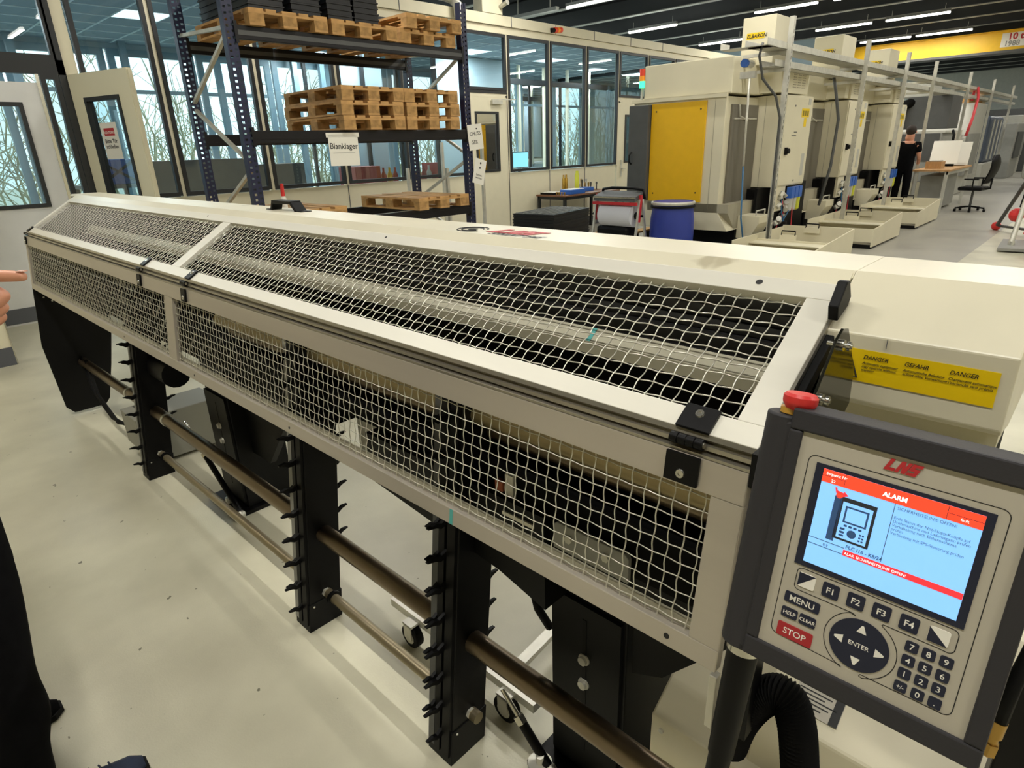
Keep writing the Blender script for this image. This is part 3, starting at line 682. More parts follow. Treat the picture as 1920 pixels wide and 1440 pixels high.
# grey electrical box behind the first leg, motor and cables
MB().prism([(.80, .10), (.80, .30), (1.25, .30), (1.25, .02), (.88, .02)], XZ, 3.68, 3.95).build('grey_service_box', boxg, BF, bevel=.004)
MB().cyl((.95, 3.3, .62), (.95, 3.62, .62), .07, 16).build('drive_motor', blk, BF, smooth='auto')
for q in (0, .12): MB().tube([(.86, 4.93 - q, .40), (.84, 4.75 - q, .20), (.84, 4.4 - q, .10), (.86, 3.95, .14 + q * .3)], .010, 8).build('black_hose', rub, BF, smooth=True)
MB().tube([(1.0, .93, .80), (.985, .92, .70), (.975, .90, .60), (.985, .885, .50), (1.02, .875, .42)], .012, 8).build('black_hose', rub, BF, smooth=True)
# cream cabinet below the near end and pale edge strip
MB().prism([(.98, .0), (.98, .40), (1.06, .455), (1.30, .60), (1.60, .60), (1.60, 0)], XZ, -.25, .53).build('cream_base_cabinet', machw, BF, bevel=.006)
MB().prism([(1.0, .40), (1.03, .545), (1.35, .72), (1.6, .72), (1.6, .4)], XZ, -.24, .315).build('sloping_lid', machw, BF, bevel=.006)
MB().prism([(1.06, .45), (1.30, .595), (1.30, .61), (1.06, .465)], XZ, .33, .36).build('cabinet_fold', machw, BF)
MB().prism([(1.3, .60), (1.42, .62), (1.42, .66), (1.3, .64)], XZ, -.25, .53).build('cabinet_rib', machw, BF, bevel=.003)
MB().cyl((.979, .50, .37), (.974, .50, .37), .006, 10).build('cabinet_screw', zinc, BF)
MB().box(.85, .868, .335, .35, .62, .745).build('pale_strip', aluw, BF, bevel=.002)
B(.80, .84, Y0 - .03, Y0 - .005, .70, 1.19).build('end_post', blk, BF)
# yellow oil pan and rating plate
rp_ = plane_mb((1.06, .262, .5635), -Y_, Vector((.877, 0, .48)), .09, .075, .001).build('rating_plate', hmif, BF)
for k in range(7):
    plane_mb(Vector((1.06, .257, .5635)) + Vector((.877, 0, .48)) * (.012 + k * .008) + Vector((-.48, 0, .877)) * .001, -Y_, Vector((.877, 0, .48)), .05 + .012 * (k % 3), .0028, .0003).build('printed_line', inkb, rp_)
plane_mb(Vector((1.06, .189, .5635)) + Vector((-.48, 0, .877)) * .001, -Y_, Vector((.877, 0, .48)), .016, .075, .0003).build('dark_band', inkb, rp_)
# corrugated conduit beside the pendant
cp0 = [Vector(p) for p in ((.86, .30, .60), (.85, .285, .68), (.85, .262, .745), (.85, .235, .785), (.85, .213, .785), (.85, .195, .745), (.85, .182, .68), (.85, .172, .60), (.85, .165, .40), (.85, .16, .1))]
def cat(P, n):
    out = []
    for i in range(len(P) - 1):
        p0 = P[max(i - 1, 0)]; p1 = P[i]; p2 = P[i + 1]; p3 = P[min(i + 2, len(P) - 1)]
        for k in range(n):
            t = k / n; out.append(.5 * ((2 * p1) + (p2 - p0) * t + (2 * p0 - 5 * p1 + 4 * p2 - p3) * t * t + (3 * p1 - p0 - 3 * p2 + p3) * t ** 3))
    return out + [P[-1]]
pts = cat(cp0, 16)
MB().tube(pts, [.029 + (.0022 if k % 2 else -.002) for k in range(len(pts))], 16).build('corrugated_conduit', rub, BF, smooth='auto')

# ================================================================== CONTROL PENDANT
UP = Vector((.20759797, 0, .97821423)); RT = Vector((0, -1, 0)); NM = Vector((-.97821423, 0, .20759797)); O0 = Vector((.7, .207, 1.330))
def pv(u, v, w_=0): return O0 + RT * (u / 1000) - UP * (v / 1000) + NM * (w_ / 1000)
CP = thing('control_pendant', (.64, .21, .30), 'dark grey control pendant with lit alarm screen and blue keypad, on a black pole', 'control panel')
def pbox(u0, u1, v0, v1, w0, w1): return MB().obox(pv((u0 + u1) / 2, (v0 + v1) / 2, (w0 + w1) / 2), RT, UP, NM, (u1 - u0) / 2000, (v1 - v0) / 2000, (w1 - w0) / 2000)
def rrect(u0, u1, v0, v1, r, n=5):
    P = []
    for (cu, cv, a0) in ((u1 - r, v0 + r, -90), (u1 - r, v1 - r, 0), (u0 + r, v1 - r, 90), (u0 + r, v0 + r, 180)):
        for k in range(n + 1):
            a = math.radians(a0 + 90 * k / n); P.append((cu + r * math.cos(a), cv + r * math.sin(a)))
    return P
def pprism(P, w0, w1): return MB().prism(P, lambda p, q, h: pv(p, q, h), w0, w1)
hs = pbox(-16, 232, -26, -1, -48, 4)
for q in (pbox(-16, 232, 271, 297, -48, 4), pbox(-16, -1, -1, 271, -48, 4), pbox(214, 232, -1, 271, -48, 4), pbox(-1, 214, -1, 271, -48, -1.5)): hs.add(q.v, q.f)
hs.build('housing', hmig, CP, bevel=.0025, seg=2)
MB().cyl(pv(-28, -14, -22), pv(-28, 299, -22), .024, 28).build('round_spine', hmig, CP, smooth='auto', bevel=.003)
pbox(-30, -8, -8, 293, -30, 1).build('spine_web', hmig, CP, bevel=.003)
MB().cyl(pv(-22, 299, -22), pv(-22, 309, -22), .021, 24).build('steel_collar', chrome, CP, smooth='auto')
MB().cyl(pv(-22, 309, -22), pv(-22, 470, -22), .020, 24, .017).tube([pv(-22, 470, -22), pv(-22, 600, -22), pv(-22, 680, -22), Vector((.62, .235, .55)), Vector((.80, .24, .44)), Vector((1.0, .25, .42))], .015, 20).build('pole', blk, CP, smooth='auto')
pbox(-1, 214, -1, 271, -1.5, 0).build('face_plate', hmif, CP)
# emergency stop
es = MB().lathe([(.013, 0), (.013, .007)], pv(-24, -15, -18), 20, UP).build('stop_collar', mat('amber_collar', '#C99A3A', .4), CP, smooth='auto')
prof = [(.014, .004), (.0188, .011), (.0195, .014), (.0195, .020), (.0165, .0235), (.0001, .024)]
MB().lathe(prof, pv(-17, -17, -18), 32, UP).build('emergency_stop_button', redb, CP, smooth='auto')
# outline
def ribbon(P, w_=.9, closed=False, name='outline', m=inkb, par=None):
    par = par or CP; P = [Vector(p) for p in P]; n = len(P); mb = MB(); vs = []
    for i in range(n):
        a = P[(i - 1) % n] if closed or i else P[i]; b = P[(i + 1) % n] if closed or i < n - 1 else P[i]
        t = (b - a).normalized(); s_ = Vector((-t.y, t.x)) * w_ / 2
        vs += [pv(*(P[i] + s_), .25), pv(*(P[i] - s_), .25)]
    fs = [(2 * i, 2 * i + 1, 2 * ((i + 1) % n) + 1, 2 * ((i + 1) % n)) for i in range(n if closed else n - 1)]
    return mb.add(vs, fs).build(name, m, par)
arc = lambda cu, cv, ru, rv, a0, a1, n=20: [(cu + ru * math.cos(math.radians(a0 + (a1 - a0) * k / n)), cv + rv * math.sin(math.radians(a0 + (a1 - a0) * k / n))) for k in range(n + 1)]
WC, WV = 105, 222
left = [(17, 159)] + arc(30, 172, 9, 10, 200, 90, 8)[0:0]
Pout = arc(19, 31, 8, 8, 180, 270, 6) + arc(191, 31, 8, 8, 270, 360, 6) + arc(191, 246, 8, 8, 0, 90, 6) + [(113, 254.5)]
ribbon(Pout)
ribbon([(113, 254.5), (112, 257), (115, 258)] + arc(WC, WV, 37, 37, 66, -62, 22) + [(121, 188), (122, 186.5)])
ribbon([(122, 186.5), (175, 186.5)] + arc(181, 181, 6, 6, 80, 0, 6) + [(187, 168)] + arc(181, 166, 6, 6, 0, -90, 6) + [(32, 160)] + arc(32, 166, 6, 6, 270, 180, 6) + [(26, 183)] + arc(32, 183, 6, 5, 180, 90, 6) + [(92, 188), (95, 190)])
ribbon([(95, 190)] + arc(WC, WV, 37, 37, 245, 112, 22) + [(93, 257), (92, 255)])
ribbon([(92, 255), (19, 253)] + arc(19, 245, 8, 8, 90, 180, 6) + [(11, 31)])
lns(CP, pv(85.5, 16.2, .2), RT, UP, .0132, redp)
# screen
sz = pbox(20.5, 189, 30, 156.5, 0, 1.0).build('screen_bezel', navy, CP)
scn = pbox(29.5, 181, 34.5, 150, .9, 1.3).build('screen', screenb, CP)
def sb_(u0, u1, v0, v1, m, name='screen_block', w_=1.7): return pbox(u0, u1, v0, v1, 1.3, w_).build(name, m, scn)
def st(s, u, v, size, m, **k): return text(s, 'screen_text', pv(u, v, 1.8), RT, UP, size / 1000, m, scn, lift=.0001, **k)
sb_(29.5, 181, 34.5, 49.5, screenr, 'red_header')
sb_(53, 53.5, 34.5, 49.5, screend, 'divider', 1.75); sb_(29.5, 53, 41.8, 42.3, screend, 'divider', 1.75); sb_(150, 150.5, 34.5, 49.5, screend, 'divider', 1.75); sb_(150, 181, 41.8, 42.3, screend, 'divider', 1.75)
st('Sequenz Nr', 33, 40.3, 4.6, screenw); st('22', 39.5, 47.8, 4.6, screenw); st('ALARM', 103, 45.2, 7.2, screenw, align='CENTER', bold=.0002); st('fault', 162, 46.5, 4.2, screenw)
sb_(104.5, 105, 49.5, 118, screend, 'divider'); sb_(29.5, 68, 117.5, 118, screend, 'divider'); sb_(29.5, 68, 125, 125.5, screend, 'divider')
sb_(67.5, 180.8, 119.5, 126.2, screenr2, 'red_band')
st('0.9', 46, 123.5, 4.4, screend); st('ALAR. SICHERHEITSLINIE OFFEN!', 69, 124.5, 4.2, screenw); st('PLC I16 - K8/24', 69, 117, 5.6, screenk, bold=.0001)
st('SICHERHEITSLINIE OFFEN!', 107.5, 55, 4.6, screent)
st('Erde Status der Not-Stopp-Knöpfe auf\nDrehmaschine und Lademagazin prüfen\nVerkabelung nach Elektroschema\nprüfen\nVerbindung mit SPS-Steuerung prüfen', 106.5, 66, 4.35, screent)
sb_(47, 55, 61, 114, screenk, 'picture_spine'); sb_(53, 90, 60, 110, screend, 'picture_housing'); sb_(56.5, 87, 65, 107.5, screenb, 'picture_face', 1.8); sb_(60, 84, 69, 88.5, screenk, 'picture_screen', 1.85); sb_(62, 82, 71, 86.5, screenb, 'picture_screen', 1.9)
pk = MB()
for q in range(4): a = pprism(rrect(62 + q * 5, 65.5 + q * 5, 90.5, 93, .5, 1), 1.8, 1.86); pk.add(a.v, a.f)
for (a_, b_, c_, d_) in ((59, 64, 95, 97.5), (59, 64, 99, 101.5), (59, 64, 103, 105), (79, 81, 96, 98), (82, 84, 96, 98), (79, 81, 99.5, 101.5), (82, 84, 99.5, 101.5), (79, 81, 103, 105), (82, 84, 103, 105)):
    a = pbox(a_, b_, c_, d_, 1.8, 1.86); pk.add(a.v, a.f)
a = MB().lathe([(.0047, 0), (.0047, .00006)], pv(71.5, 99.5, 1.8), 16, NM); pk.add(a.v, a.f)
pk.build('picture_keys', screenk, scn)
a = MB().lathe([(.0035, 0), (.0035, .0002)], pv(51, 60, 1.5), 12, NM).build('picture_button', screenr, scn)
pprism([(45, 52), (47, 52), (48, 55), (55, 56), (55, 54), (60, 58), (54, 61), (54.5, 59), (47, 58)], 1.4, 1.7).build('red_arrow', screenr2, scn)
# keys
def key(u, v, wu, hv, s, size, m=navy, name='key', tm=keyw, **k):
    o = pprism(rrect(u - wu / 2, u + wu / 2, v - hv / 2, v + hv / 2, min(2.2, hv * .2), 3), 0, 1.0).build(name, m, CP)
    if s: text(s, 'key_print', pv(u, v + size * .34, 1.05), RT, UP, size / 1000, tm, o, align='CENTER', lift=.0001, **k)
    return o
for s, u in (('F1', 64.9), ('F2', 91.5), ('F3', 117.5), ('F4', 144.1)): key(u, 173.5, 18, 17.5, s, 10, bold=.00015)
for (u, fl) in ((38.2, 0), (171.2, 1)):
    o = pprism(rrect(u - 9.5, u + 9.5, 165, 182.5, 2.5, 3), 0, 1.0).build('half_key', keyw, CP)
    T_ = [(u - 9.3, 166), (u - 9.3, 182.3), (u + 9, 165.3)] if not fl else [(u - 9.3, 166), (u - 9.3, 182.3), (u + 9, 182.3)]
    T_ = [(u - 9.3, 182.3), (u - 9.3, 165.2), (u + 9.3, 165.2)] if not fl else T_
    pprism(T_, 1.0, 1.15).build('dark_triangle', navy, o)
key(38.5, 201, 40, 13.5, 'MENU', 10.5, bold=.0001)
key(27.8, 221, 18.5, 13, 'HELP', 6.6, bold=.0001); key(48.7, 221, 18.5, 13, 'CLEAR', 6.0, bold=.0001)
key(38.2, 244, 40.5, 18, 'STOP', 11, m=redk, name='stop_key', bold=.0001)
wh = MB().lathe([(.0305, 0), (.0305, .001)], pv(WC - .5, WV, 0), 40, NM).build('navigation_key', navy, CP)
text('ENTER', 'key_print', pv(WC - .5, WV + 2.4, 1.1), RT, UP, .0072, keyw, wh, align='CENTER', bold=.0001, lift=.0001)
for (du, dv, a) in ((0, -19.5, 0), (20.5, 0, 90), (0, 19.5, 180), (-20.5, 0, 270)):
    ca, sa = math.cos(math.radians(a)), math.sin(math.radians(a)); rt = lambda p, q: (WC - .5 + du + p * ca - q * sa, WV + dv + p * sa + q * ca)
    pprism([rt(-5, 4), rt(5, 4), rt(1, -5), rt(-1, -5)], 1.0, 1.3).build('arrow_print', keyw, wh)
for s, u, v in (('7', 151.8, 197.5), ('8', 167.4, 197.5), ('9', 183.2, 197.5), ('4', 151.8, 214), ('5', 167.4, 214), ('6', 183.2, 214), ('1', 151.6, 230), ('2', 167.4, 230), ('3', 183.1, 230), ('+/-', 151.3, 246.3), ('0', 167.5, 246.3), ('.', 183.3, 246.3)):
    key(u, v, 12.2, 12.2, s, 9 if len(s) == 1 else 6, bold=.0001)
# hoses with brass fitting to the right of the pendant
PH = thing('pneumatic_hose', (.70, -.03, .92), 'black hose with brass fittings hanging at the right edge behind the pendant', 'hose')
MB().tube([(.95, -.06, 1.2), (.80, -.045, 1.13), (.76, -.035, 1.07), (.75, -.033, 1.02)], .008, 10).build('hose', rub, PH, smooth=True)
MB().cyl((.75, -.033, 1.02), (.748, -.032, .998), .0085, 12).cyl((.748, -.032, .998), (.747, -.032, .988), .006, 10).cyl((.747, -.032, .988), (.745, -.031, .972), .0085, 6).build('brass_fitting', mat('brass', '#B08D4C', .3, metal=.9), PH, smooth='auto')
MB().box(1.0, 1.12, -.20, -.05, .545, 1.16).build('valve_block', blk, PH, bevel=.004)

# ================================================================== PALLET RACK
RK = thing('pallet_rack', (4.3, 6.7, 0), 'dark blue perforated pallet rack with black beams and galvanised braces', 'rack')
def upright(x, y):
    m = MB()
    zs = [k * .05 for k in range(64)]
    m.box(x - .05, x - .036, y, y + .003, 0, 3.25).box(x + .036, x + .05, y, y + .003, 0, 3.25).box(x - .012, x + .012, y, y + .003, 0, 3.25)
    for z in zs: m.box(x - .036, x - .012, y, y + .003, z, z + .03).box(x + .012, x + .036, y, y + .003, z + .012, z + .042)
    m.box(x - .05, x - .047, y + .003, y + .08, 0, 3.25).box(x + .047, x + .05, y + .003, y + .08, 0, 3.25)
    m.box(x - .07, x + .07, y - .02, y + .1, 0, .008)
    return m.build('upright', blue, RK)
for x in (2.87, 5.72):
    upright(x, 6.15); upright(x, 7.25)
for (z0, z1) in ((2.64, 2.755), (1.755, 1.87), (.86, .975)):
    for y in (6.14, 7.25):
        b_ = MB().box(2.92, 5.67, y, y + .045, z0, z1).build('beam', beamb, RK, bevel=.006)
        MB().box(2.92, 5.67, y - .004, y + .001, z0 + .035, z0 + .075).build('beam_groove', dgrey if z0 > 2.5 else beamb, b_)
        for x in (2.90, 5.66): MB().box(x, x + .03, y - .008, y + .05, z0 - .03, z1 + .03).build('beam_hook', beamb, b_)
def brace(a, b): MB().beam(a, b, .035, .03).build('brace', zinc, RK)
for x in (2.87, 5.72):
    brace((x, 6.2, 2.74), (x, 7.28, 2.80)); brace((x, 6.2, 2.72), (x, 7.28, 2.17)); brace((x, 7.28, 2.12), (x, 6.2, 1.58)); brace((x, 6.2, 1.52), (x, 7.28, 1.0)); brace((x, 7.28, .95), (x, 6.2, .45))
# pallets
PAL = None
def pallet(x, y, z, rz, label, group, top=True):
    """euro pallet, 0.8 along local x (front), 1.2 along local y, origin at front left corner"""
    global PAL
    if PAL is None:
        PAL = thing('wooden_pallet', (x, y, z), label, 'pallet', group); b0 = Vector((x, y, z))
        def P(a0, a1, c0, c1, d0, d1, n, m=wood):
            return MB().box(x + a0, x + a1, y + c0, y + c1, z + d0, z + d1).build(n, m, PAL)
        for a in (0, .3275, .655):
            P(a, a + .145, 0, 1.2, 0, .020, 'bottom_board')
            for c in (0, .5275, 1.1): P(a, a + .145, c, c + .1 if c != .5275 else c + .145, .020, .098, 'block', wood2)
        for c in (0, .5275, 1.055): P(0, .8, c, c + .145, .098, .118, 'cross_board')
        for k, a in enumerate((0, .17, .3275, .50, .655)): P(a, a + (.145 if k % 2 == 0 else .10), 0, 1.2, .118, .140, 'top_board')
        return PAL
    return dup(PAL, (x, y, z), rz, label, group)
g1 = 'pallets on the rack'
pallet(3.03, 6.08, 2.757, 0, 'pallet on the top rack level under black crates at the left post', g1)
pallet(3.89, 6.10, 2.757, 0, 'wooden pallet in the middle of the top rack level under black crates', g1)
pallet(4.75, 6.12, 2.757, 0, 'lower wooden pallet of the pair at the right end of the top rack level', g1)
pallet(4.80, 6.06, 2.901, 0, 'empty upper wooden pallet of the pair at the right end of the top rack level', g1)
for k, (dx, s) in enumerate(((0, 'bottom'), (-.01, 'middle'), (.01, 'top'))):
    pallet(3.88 + dx, 6.07, 1.872 + k * .1435, 0, s + ' pallet of the left stack of three on the middle rack level', g1)
    pallet(4.72 - dx, 6.09, 1.872 + k * .1435, 0, s + ' pallet of the right stack of three on the middle rack level', g1)
pallet(2.96, 6.02, .977, 0, 'pallet on the lowest rack level carrying the red-capped marker', g1)
pallet(4.74, 6.02, .977, 0, 'empty pallet at the right of the lowest rack level', g1)
# black crate stacks
def crates(x0, x1, y0, y1, z, n, label, h=.052):
    t = thing('crate_stack', ((x0 + x1) / 2, (y0 + y1) / 2, z), label, 'crates', 'stacks of flat black crates')
    first = None
    for k in range(n):
        if first is None:
            m = MB().box(x0, x1, y0, y1, z, z + h * .72).box(x0 - .01, x1 + .01, y0 - .01, y1 + .01, z + h * .72, z + h * .96)
            first = m.build('crate', crateb, t)
        else:
            c = first.copy(); col.objects.link(c); c.parent = t; c.location = (random.uniform(-.006, .006), random.uniform(-.006, .006), k * h)
    return t
crates(3.08, 3.42, 6.16, 7.2, 2.899, 7, 'stack of flat black crates on the left pallet beside the blue post', .055)
crates(3.50, 3.80, 6.14, 7.2, 2.899, 7, 'stack of flat black crates on the right half of the left top pallet')
crates(3.90, 4.18, 6.16, 7.2, 2.899, 7, 'stack of flat black crates on the left half of the middle top pallet')
crates(4.21, 4.50, 6.16, 7.2, 2.899, 7, 'stack of flat black crates ending at the pale duct')
# signs on the rack
def sheet(name, o, right, up, w_, h_, label, lines, m=paper):
    s = plane_mb(o, right, up, w_, h_, .002).build(name, m); tag(s, label, 'sign')
    R = Vector(right).normalized(); U = Vector(up).normalized(); N = R.cross(U)
    for (tx, a, b, sz, al) in lines:
        ob = text(tx, 'lettering', Vector(o) + R * a + U * b + N * .0022, R, U, sz, inkb, s, align=al, bold=sz * .01)
    return s
s1 = sheet('paper_sign', (3.70, 6.128, 1.52), (1, 0, -.02), (0, 0, 1), .36, .31, 'white Blanklager sheet hanging from the middle rack beam', [('Blanklager', .18, .17, .082, 'CENTER')])
plane_mb((3.68, 6.127, 1.80), X_, Z_, .40, .045, .001).build('tape_strip', paper, s1)
plane_mb((3.74, 6.1255, 1.645), X_, Z_, .27, .004, .001).build('underline', mgrey, s1)
s2 = sheet('hanging_sign', (5.70, 6.13, 1.62), (1, 0, .1), (-.1, 0, 1), .25, .30, 'white sheet reading CHUSS GER on the right rack post', [('CHUSS', .125, .17, .062, 'CENTER'), ('GER', .10, .07, .062, 'CENTER')])
s3 = sheet('hanging_sign', (5.72, 6.135, 1.24), (.95, 0, -.25), (.25, 0, .95), .20, .31, 'tilted white card with two black dots hanging below the upper sheet', [('Bunteis\nweiskau', .10, .10, .035, 'CENTER')])
for q in (.20, .26):
    c_ = Vector((5.72, 6.134, 1.24)) + Vector((.95, 0, -.25)).normalized() * .10 + Vector((.25, 0, .95)).normalized() * q
    MB().lathe([(.013, 0), (.013, .002)], c_, 12, -Y_).build('black_dot', inkb, s3)
MB().lathe([(.01, 0), (.01, .002)], (5.83, 6.128, 1.88), 12, -Y_).build('black_dot', inkb, s2)
# marker / glue bottle with red cap
gb = thing('red_capped_bottle', (3.20, 6.3, 1.117), 'slim white bottle with a red cap on the lowest rack pallet', 'bottle')
MB().lathe([(.03, 0), (.03, .10), (.022, .12), (.018, .13)], (3.20, 6.3, 1.118), 16).build('bottle_body', paper, gb, smooth='auto')
MB().lathe([(.02, .13), (.018, .25), (.012, .255)], (3.20, 6.3, 1.118), 16).build('red_cap', redb, gb, smooth='auto')
# duct, grey box and signal beacon on the partition
du = thing('ventilation_duct', (7.3, 8.35, 3.75), 'round galvanised duct bending down behind the rack on top of the partition', 'duct')
MB().tube([(5.2, 8.5, 3.90), (6.8, 8.45, 3.90), (7.42, 8.40, 3.89), (7.55, 8.35, 3.85), (7.6, 8.28, 3.76), (7.6, 8.27, 3.6)], .075, 16).build('duct_pipe', zinc, du, smooth='auto')
bx = thing('wall_box', (8.45, 8.35, 3.745), 'cream control box with a small camera on top of the partition header', 'box')
B(8.2, 8.68, 8.34, 8.55, 3.745, 3.98).build('box_body', wallc, bx, bevel=.006)
MB().cyl((8.62, 8.33, 3.86), (8.62, 8.18, 3.90), .035, 12).cyl((8.62, 8.18, 3.9), (8.62, 8.16, 3.905), .042, 12).build('camera_head', zinc, bx, smooth='auto')
sg = thing('signal_beacon', (9.98, 8.33, 3.62), 'small red and orange beacon on the partition header', 'beacon')
MB().cyl((9.94, 8.33, 3.63), (10.03, 8.33, 3.64), .04, 12).build('beacon_base', plast, sg); MB().cyl((10.03, 8.33, 3.64), (10.11, 8.33, 3.65), .045, 12).build('red_lens', redl, sg, smooth='auto'); MB().cyl((10.11, 8.33, 3.65), (10.17, 8.33, 3.655), .045, 12).build('orange_lens', orangel, sg, smooth='auto'); MB().cyl((10.17, 8.33, 3.655), (10.24, 8.33, 3.665), .045, 12).build('red_lens', redl, sg, smooth='auto')
# steel stand with post near the first door
ps = thing('steel_side_stand', (6.3, 7.2, 0), 'grey steel side stand with shelves beside the rack in front of the door', 'stand')
MB().box(6.05, 6.09, 7.0, 7.04, 0, 1.4).box(6.75, 6.79, 7.0, 7.04, 0, 1.75).box(6.05, 6.09, 7.9, 7.94, 0, 1.4).box(6.75, 6.79, 7.9, 7.94, 0, 1.75).build('stand_post', zinc, ps)
B(6.05, 6.79, 7.0, 7.94, .5, .53).build('shelf', lgrey, ps)

# ================================================================== DESK AREA BY THE PARTITION
dk = thing('work_desk', (10.2, 7.95, 0), 'brown topped desk with black frame against the cream partition', 'desk')
B(9.45, 11.25, 7.6, 8.33, .735, .765).build('table_top', desktop, dk, bevel=.002)
for (x, y) in ((9.48, 7.63), (11.18, 7.63), (9.48, 8.27), (11.18, 8.27)): B(x, x + .05, y, y + .05, 0, .735).build('leg', frameb, dk)
MB().box(9.5, 11.2, 7.63, 7.66, .68, .735).box(9.48, 9.51, 7.66, 8.3, .68, .735).box(9.5, 11.2, 8.27, 8.3, .68, .735).build('frame', frameb, dk)
t = thing('blue_tray', (9.85, 7.8, .766), 'blue plastic tray of parts on the desk', 'tray')
B(9.68, 10.12, 7.64, 7.92, .766, .85).build('tray_body', bluep, t, bevel=.008); B(9.70, 10.10, 7.66, 7.90, .85, .856).build('paper_on_top', paper, t)
t = thing('small_blue_tray', (10.6, 8.0, .766), 'small blue plastic tray at the back of the desk', 'tray')
B(10.45, 10.75, 7.9, 8.15, .766, .84).build('tray_body', bluep, t, bevel=.006)
t = thing('black_tray', (9.65, 8.1, .766), 'flat black tray with a white sheet on the left of the desk', 'tray')
B(9.52, 9.80, 7.95, 8.28, .766, .80).build('tray_body', plast, t); B(9.53, 9.79, 7.97, 8.27, .80, .806).build('white_sheet', paper, t)
gold = mat('brass_part', '#B4903F', .3, metal=.8); lime = mat('yellow_green_can', '#C8CB3A', .4)
for k, (x, s) in enumerate(((10.02, 'left'), (10.10, 'right'))):
    o = MB().lathe([(.03, 0), (.03, .26), (.02, .28), (.018, .34), (.001, .34)], (x, 8.1, .766), 14).build('spray_can', gold, smooth='auto'); tag(o, s + ' of two slim gold cans on the desk', 'can', 'gold cans on the desk')
o = MB().lathe([(.045, 0), (.045, .33), (.03, .36), (.03, .40), (.001, .40)], (10.32, 8.0, .766), 16).build('spray_can', lime, smooth='auto'); tag(o, 'tall yellow-green spray can on the desk', 'can')
for k in range(9):
    x = 10.42 + k * .075 + random.uniform(-.015, .015); y = 8.02 + random.uniform(-.05, .15); z0 = .842 if 10.45 < x < 10.75 and y < 8.15 else .766
    o = MB().lathe([(.012, 0), (.012, .05 + .05 * random.random()), (.02, .12), (.02, .15), (.001, .155)], (x, y, z0), 10).build('turned_part', random.choice([zinc, dgrey, gold])); tag(o, ('first','second','third','fourth','fifth','sixth','seventh','eighth','ninth')[k] + ' small turned metal part from the left at the back of the desk', 'metal part', 'turned parts on the desk')
for k in range(4):
    o = MB().lathe([(.014, 0), (.014, .04), (.02, .04), (.02, .055), (.001, .056)], (9.5 + .002 * k, 7.66 + k * .065, .766), 10).build('brass_turned_part', gold); tag(o, ('nearest', 'second nearest', 'third nearest', 'farthest')[k] + ' small brass part at the left edge of the desk', 'metal part', 'brass parts at the desk edge')
# office chair
def office_chair(x, y, rz, label):
    t = thing('office_chair', (x, y, 0), label, 'chair', 'black office chairs')
    b = MB()
    N = 9
    P = []
    for j in range(9):
        v = j / 8; z = .60 + v * .58; wd = (.20 + .05 * math.sin(v * 2.4)) * (1 if v < .75 else math.sqrt(max(0, 1 - ((v - .75) / .27) ** 2)) * .999 + .001)
        yb = .22 + .10 * math.sin(v * 2.6) + .03 * v
        P.append([(x + (i / (N - 1) * 2 - 1) * wd, y + yb - .05 * (abs(i / (N - 1) * 2 - 1)) ** 2, z) for i in range(N)])
    vs = [p for r in P for p in r] + [(p[0], p[1] + .03, p[2]) for r in P for p in r]; o = N * 9
    fs = [(j * N + i, j * N + i + 1, (j + 1) * N + i + 1, (j + 1) * N + i) for j in range(8) for i in range(N - 1)]
    fs += [tuple(q + o for q in f[::-1]) for f in fs]
    for i in range(N - 1): fs += [(i, i + o, i + 1 + o, i + 1), (8 * N + i, 8 * N + i + 1, 8 * N + i + 1 + o, 8 * N + i + o)]
    for j in range(8): fs += [(j * N, (j + 1) * N, (j + 1) * N + o, j * N + o), (j * N + N - 1, j * N + N - 1 + o, (j + 1) * N + N - 1 + o, (j + 1) * N + N - 1)]
    b.add(vs, fs).build('backrest', plast, t, smooth='auto')
    B(x - .24, x + .24, y - .24, y + .22, .45, .53).build('seat', plast, t, bevel=.03, seg=3)
    MB().tube([(x, y + .1, .45), (x, y + .3, .50), (x, y + .3, .75)], .02, 8).build('back_support', plast, t, smooth=True)
    for s in (-1, 1): MB().tube([(x + s * .22, y + .05, .48), (x + s * .30, y + .05, .50), (x + s * .30, y + .05, .68)], .014, 8).beam((x + s * .30, y - .12, .69), (x + s * .30, y + .14, .69), .06, .03).build('armrest', plast, t)
    MB().cyl((x, y, .12), (x, y, .45), .025, 12).build('gas_column', dgrey, t, smooth='auto')
    for k in range(5):
        a = k * 2 * math.pi / 5 + .3; e = (x + .28 * math.cos(a), y + .28 * math.sin(a), .075)
        l_ = MB().beam((x, y, .11), e, .045, .03).build('star_leg', plast, t); MB().cyl((e[0], e[1] - .02, .03), (e[0], e[1] + .02, .03), .03, 12).build('castor', plast, l_)
    t.rotation_euler[2] = rz
    return t
office_chair(10.75, 7.15, math.radians(200), 'black mesh office chair at the brown desk')
# paper roll stand
rs = thing('paper_roll_stand', (7.65, 5.2, 0), 'red and black floor stand with a big white paper roll beside the drum', 'roll stand')
MB().cyl((7.62, 4.88, .70), (7.62, 5.42, .70), .155, 32).build('paper_roll', rollp, rs, smooth='auto')
MB().cyl((7.62, 4.76, .70), (7.62, 5.60, .70), .018, 10).cyl((7.62, 4.82, .70), (7.62, 4.87, .70), .05, 12).cyl((7.62, 5.43, .70), (7.62, 5.50, .70), .05, 12).build('axle', plast, rs, smooth='auto')
for y in (4.80, 5.53):
    MB().beam((7.45, y, 0), (7.60, y, .92), .035, .025, Y_).beam((7.85, y, 0), (7.66, y, .92), .035, .025, Y_).build('side_leg', zinc, rs)
    MB().beam((7.58, y, .62), (7.62, y, .98), .05, .03, Y_).build('red_side_bracket', redp, rs)
MB().box(7.50, 7.54, 4.80, 5.53, .845, .885).build('red_crossbar', redp, rs)
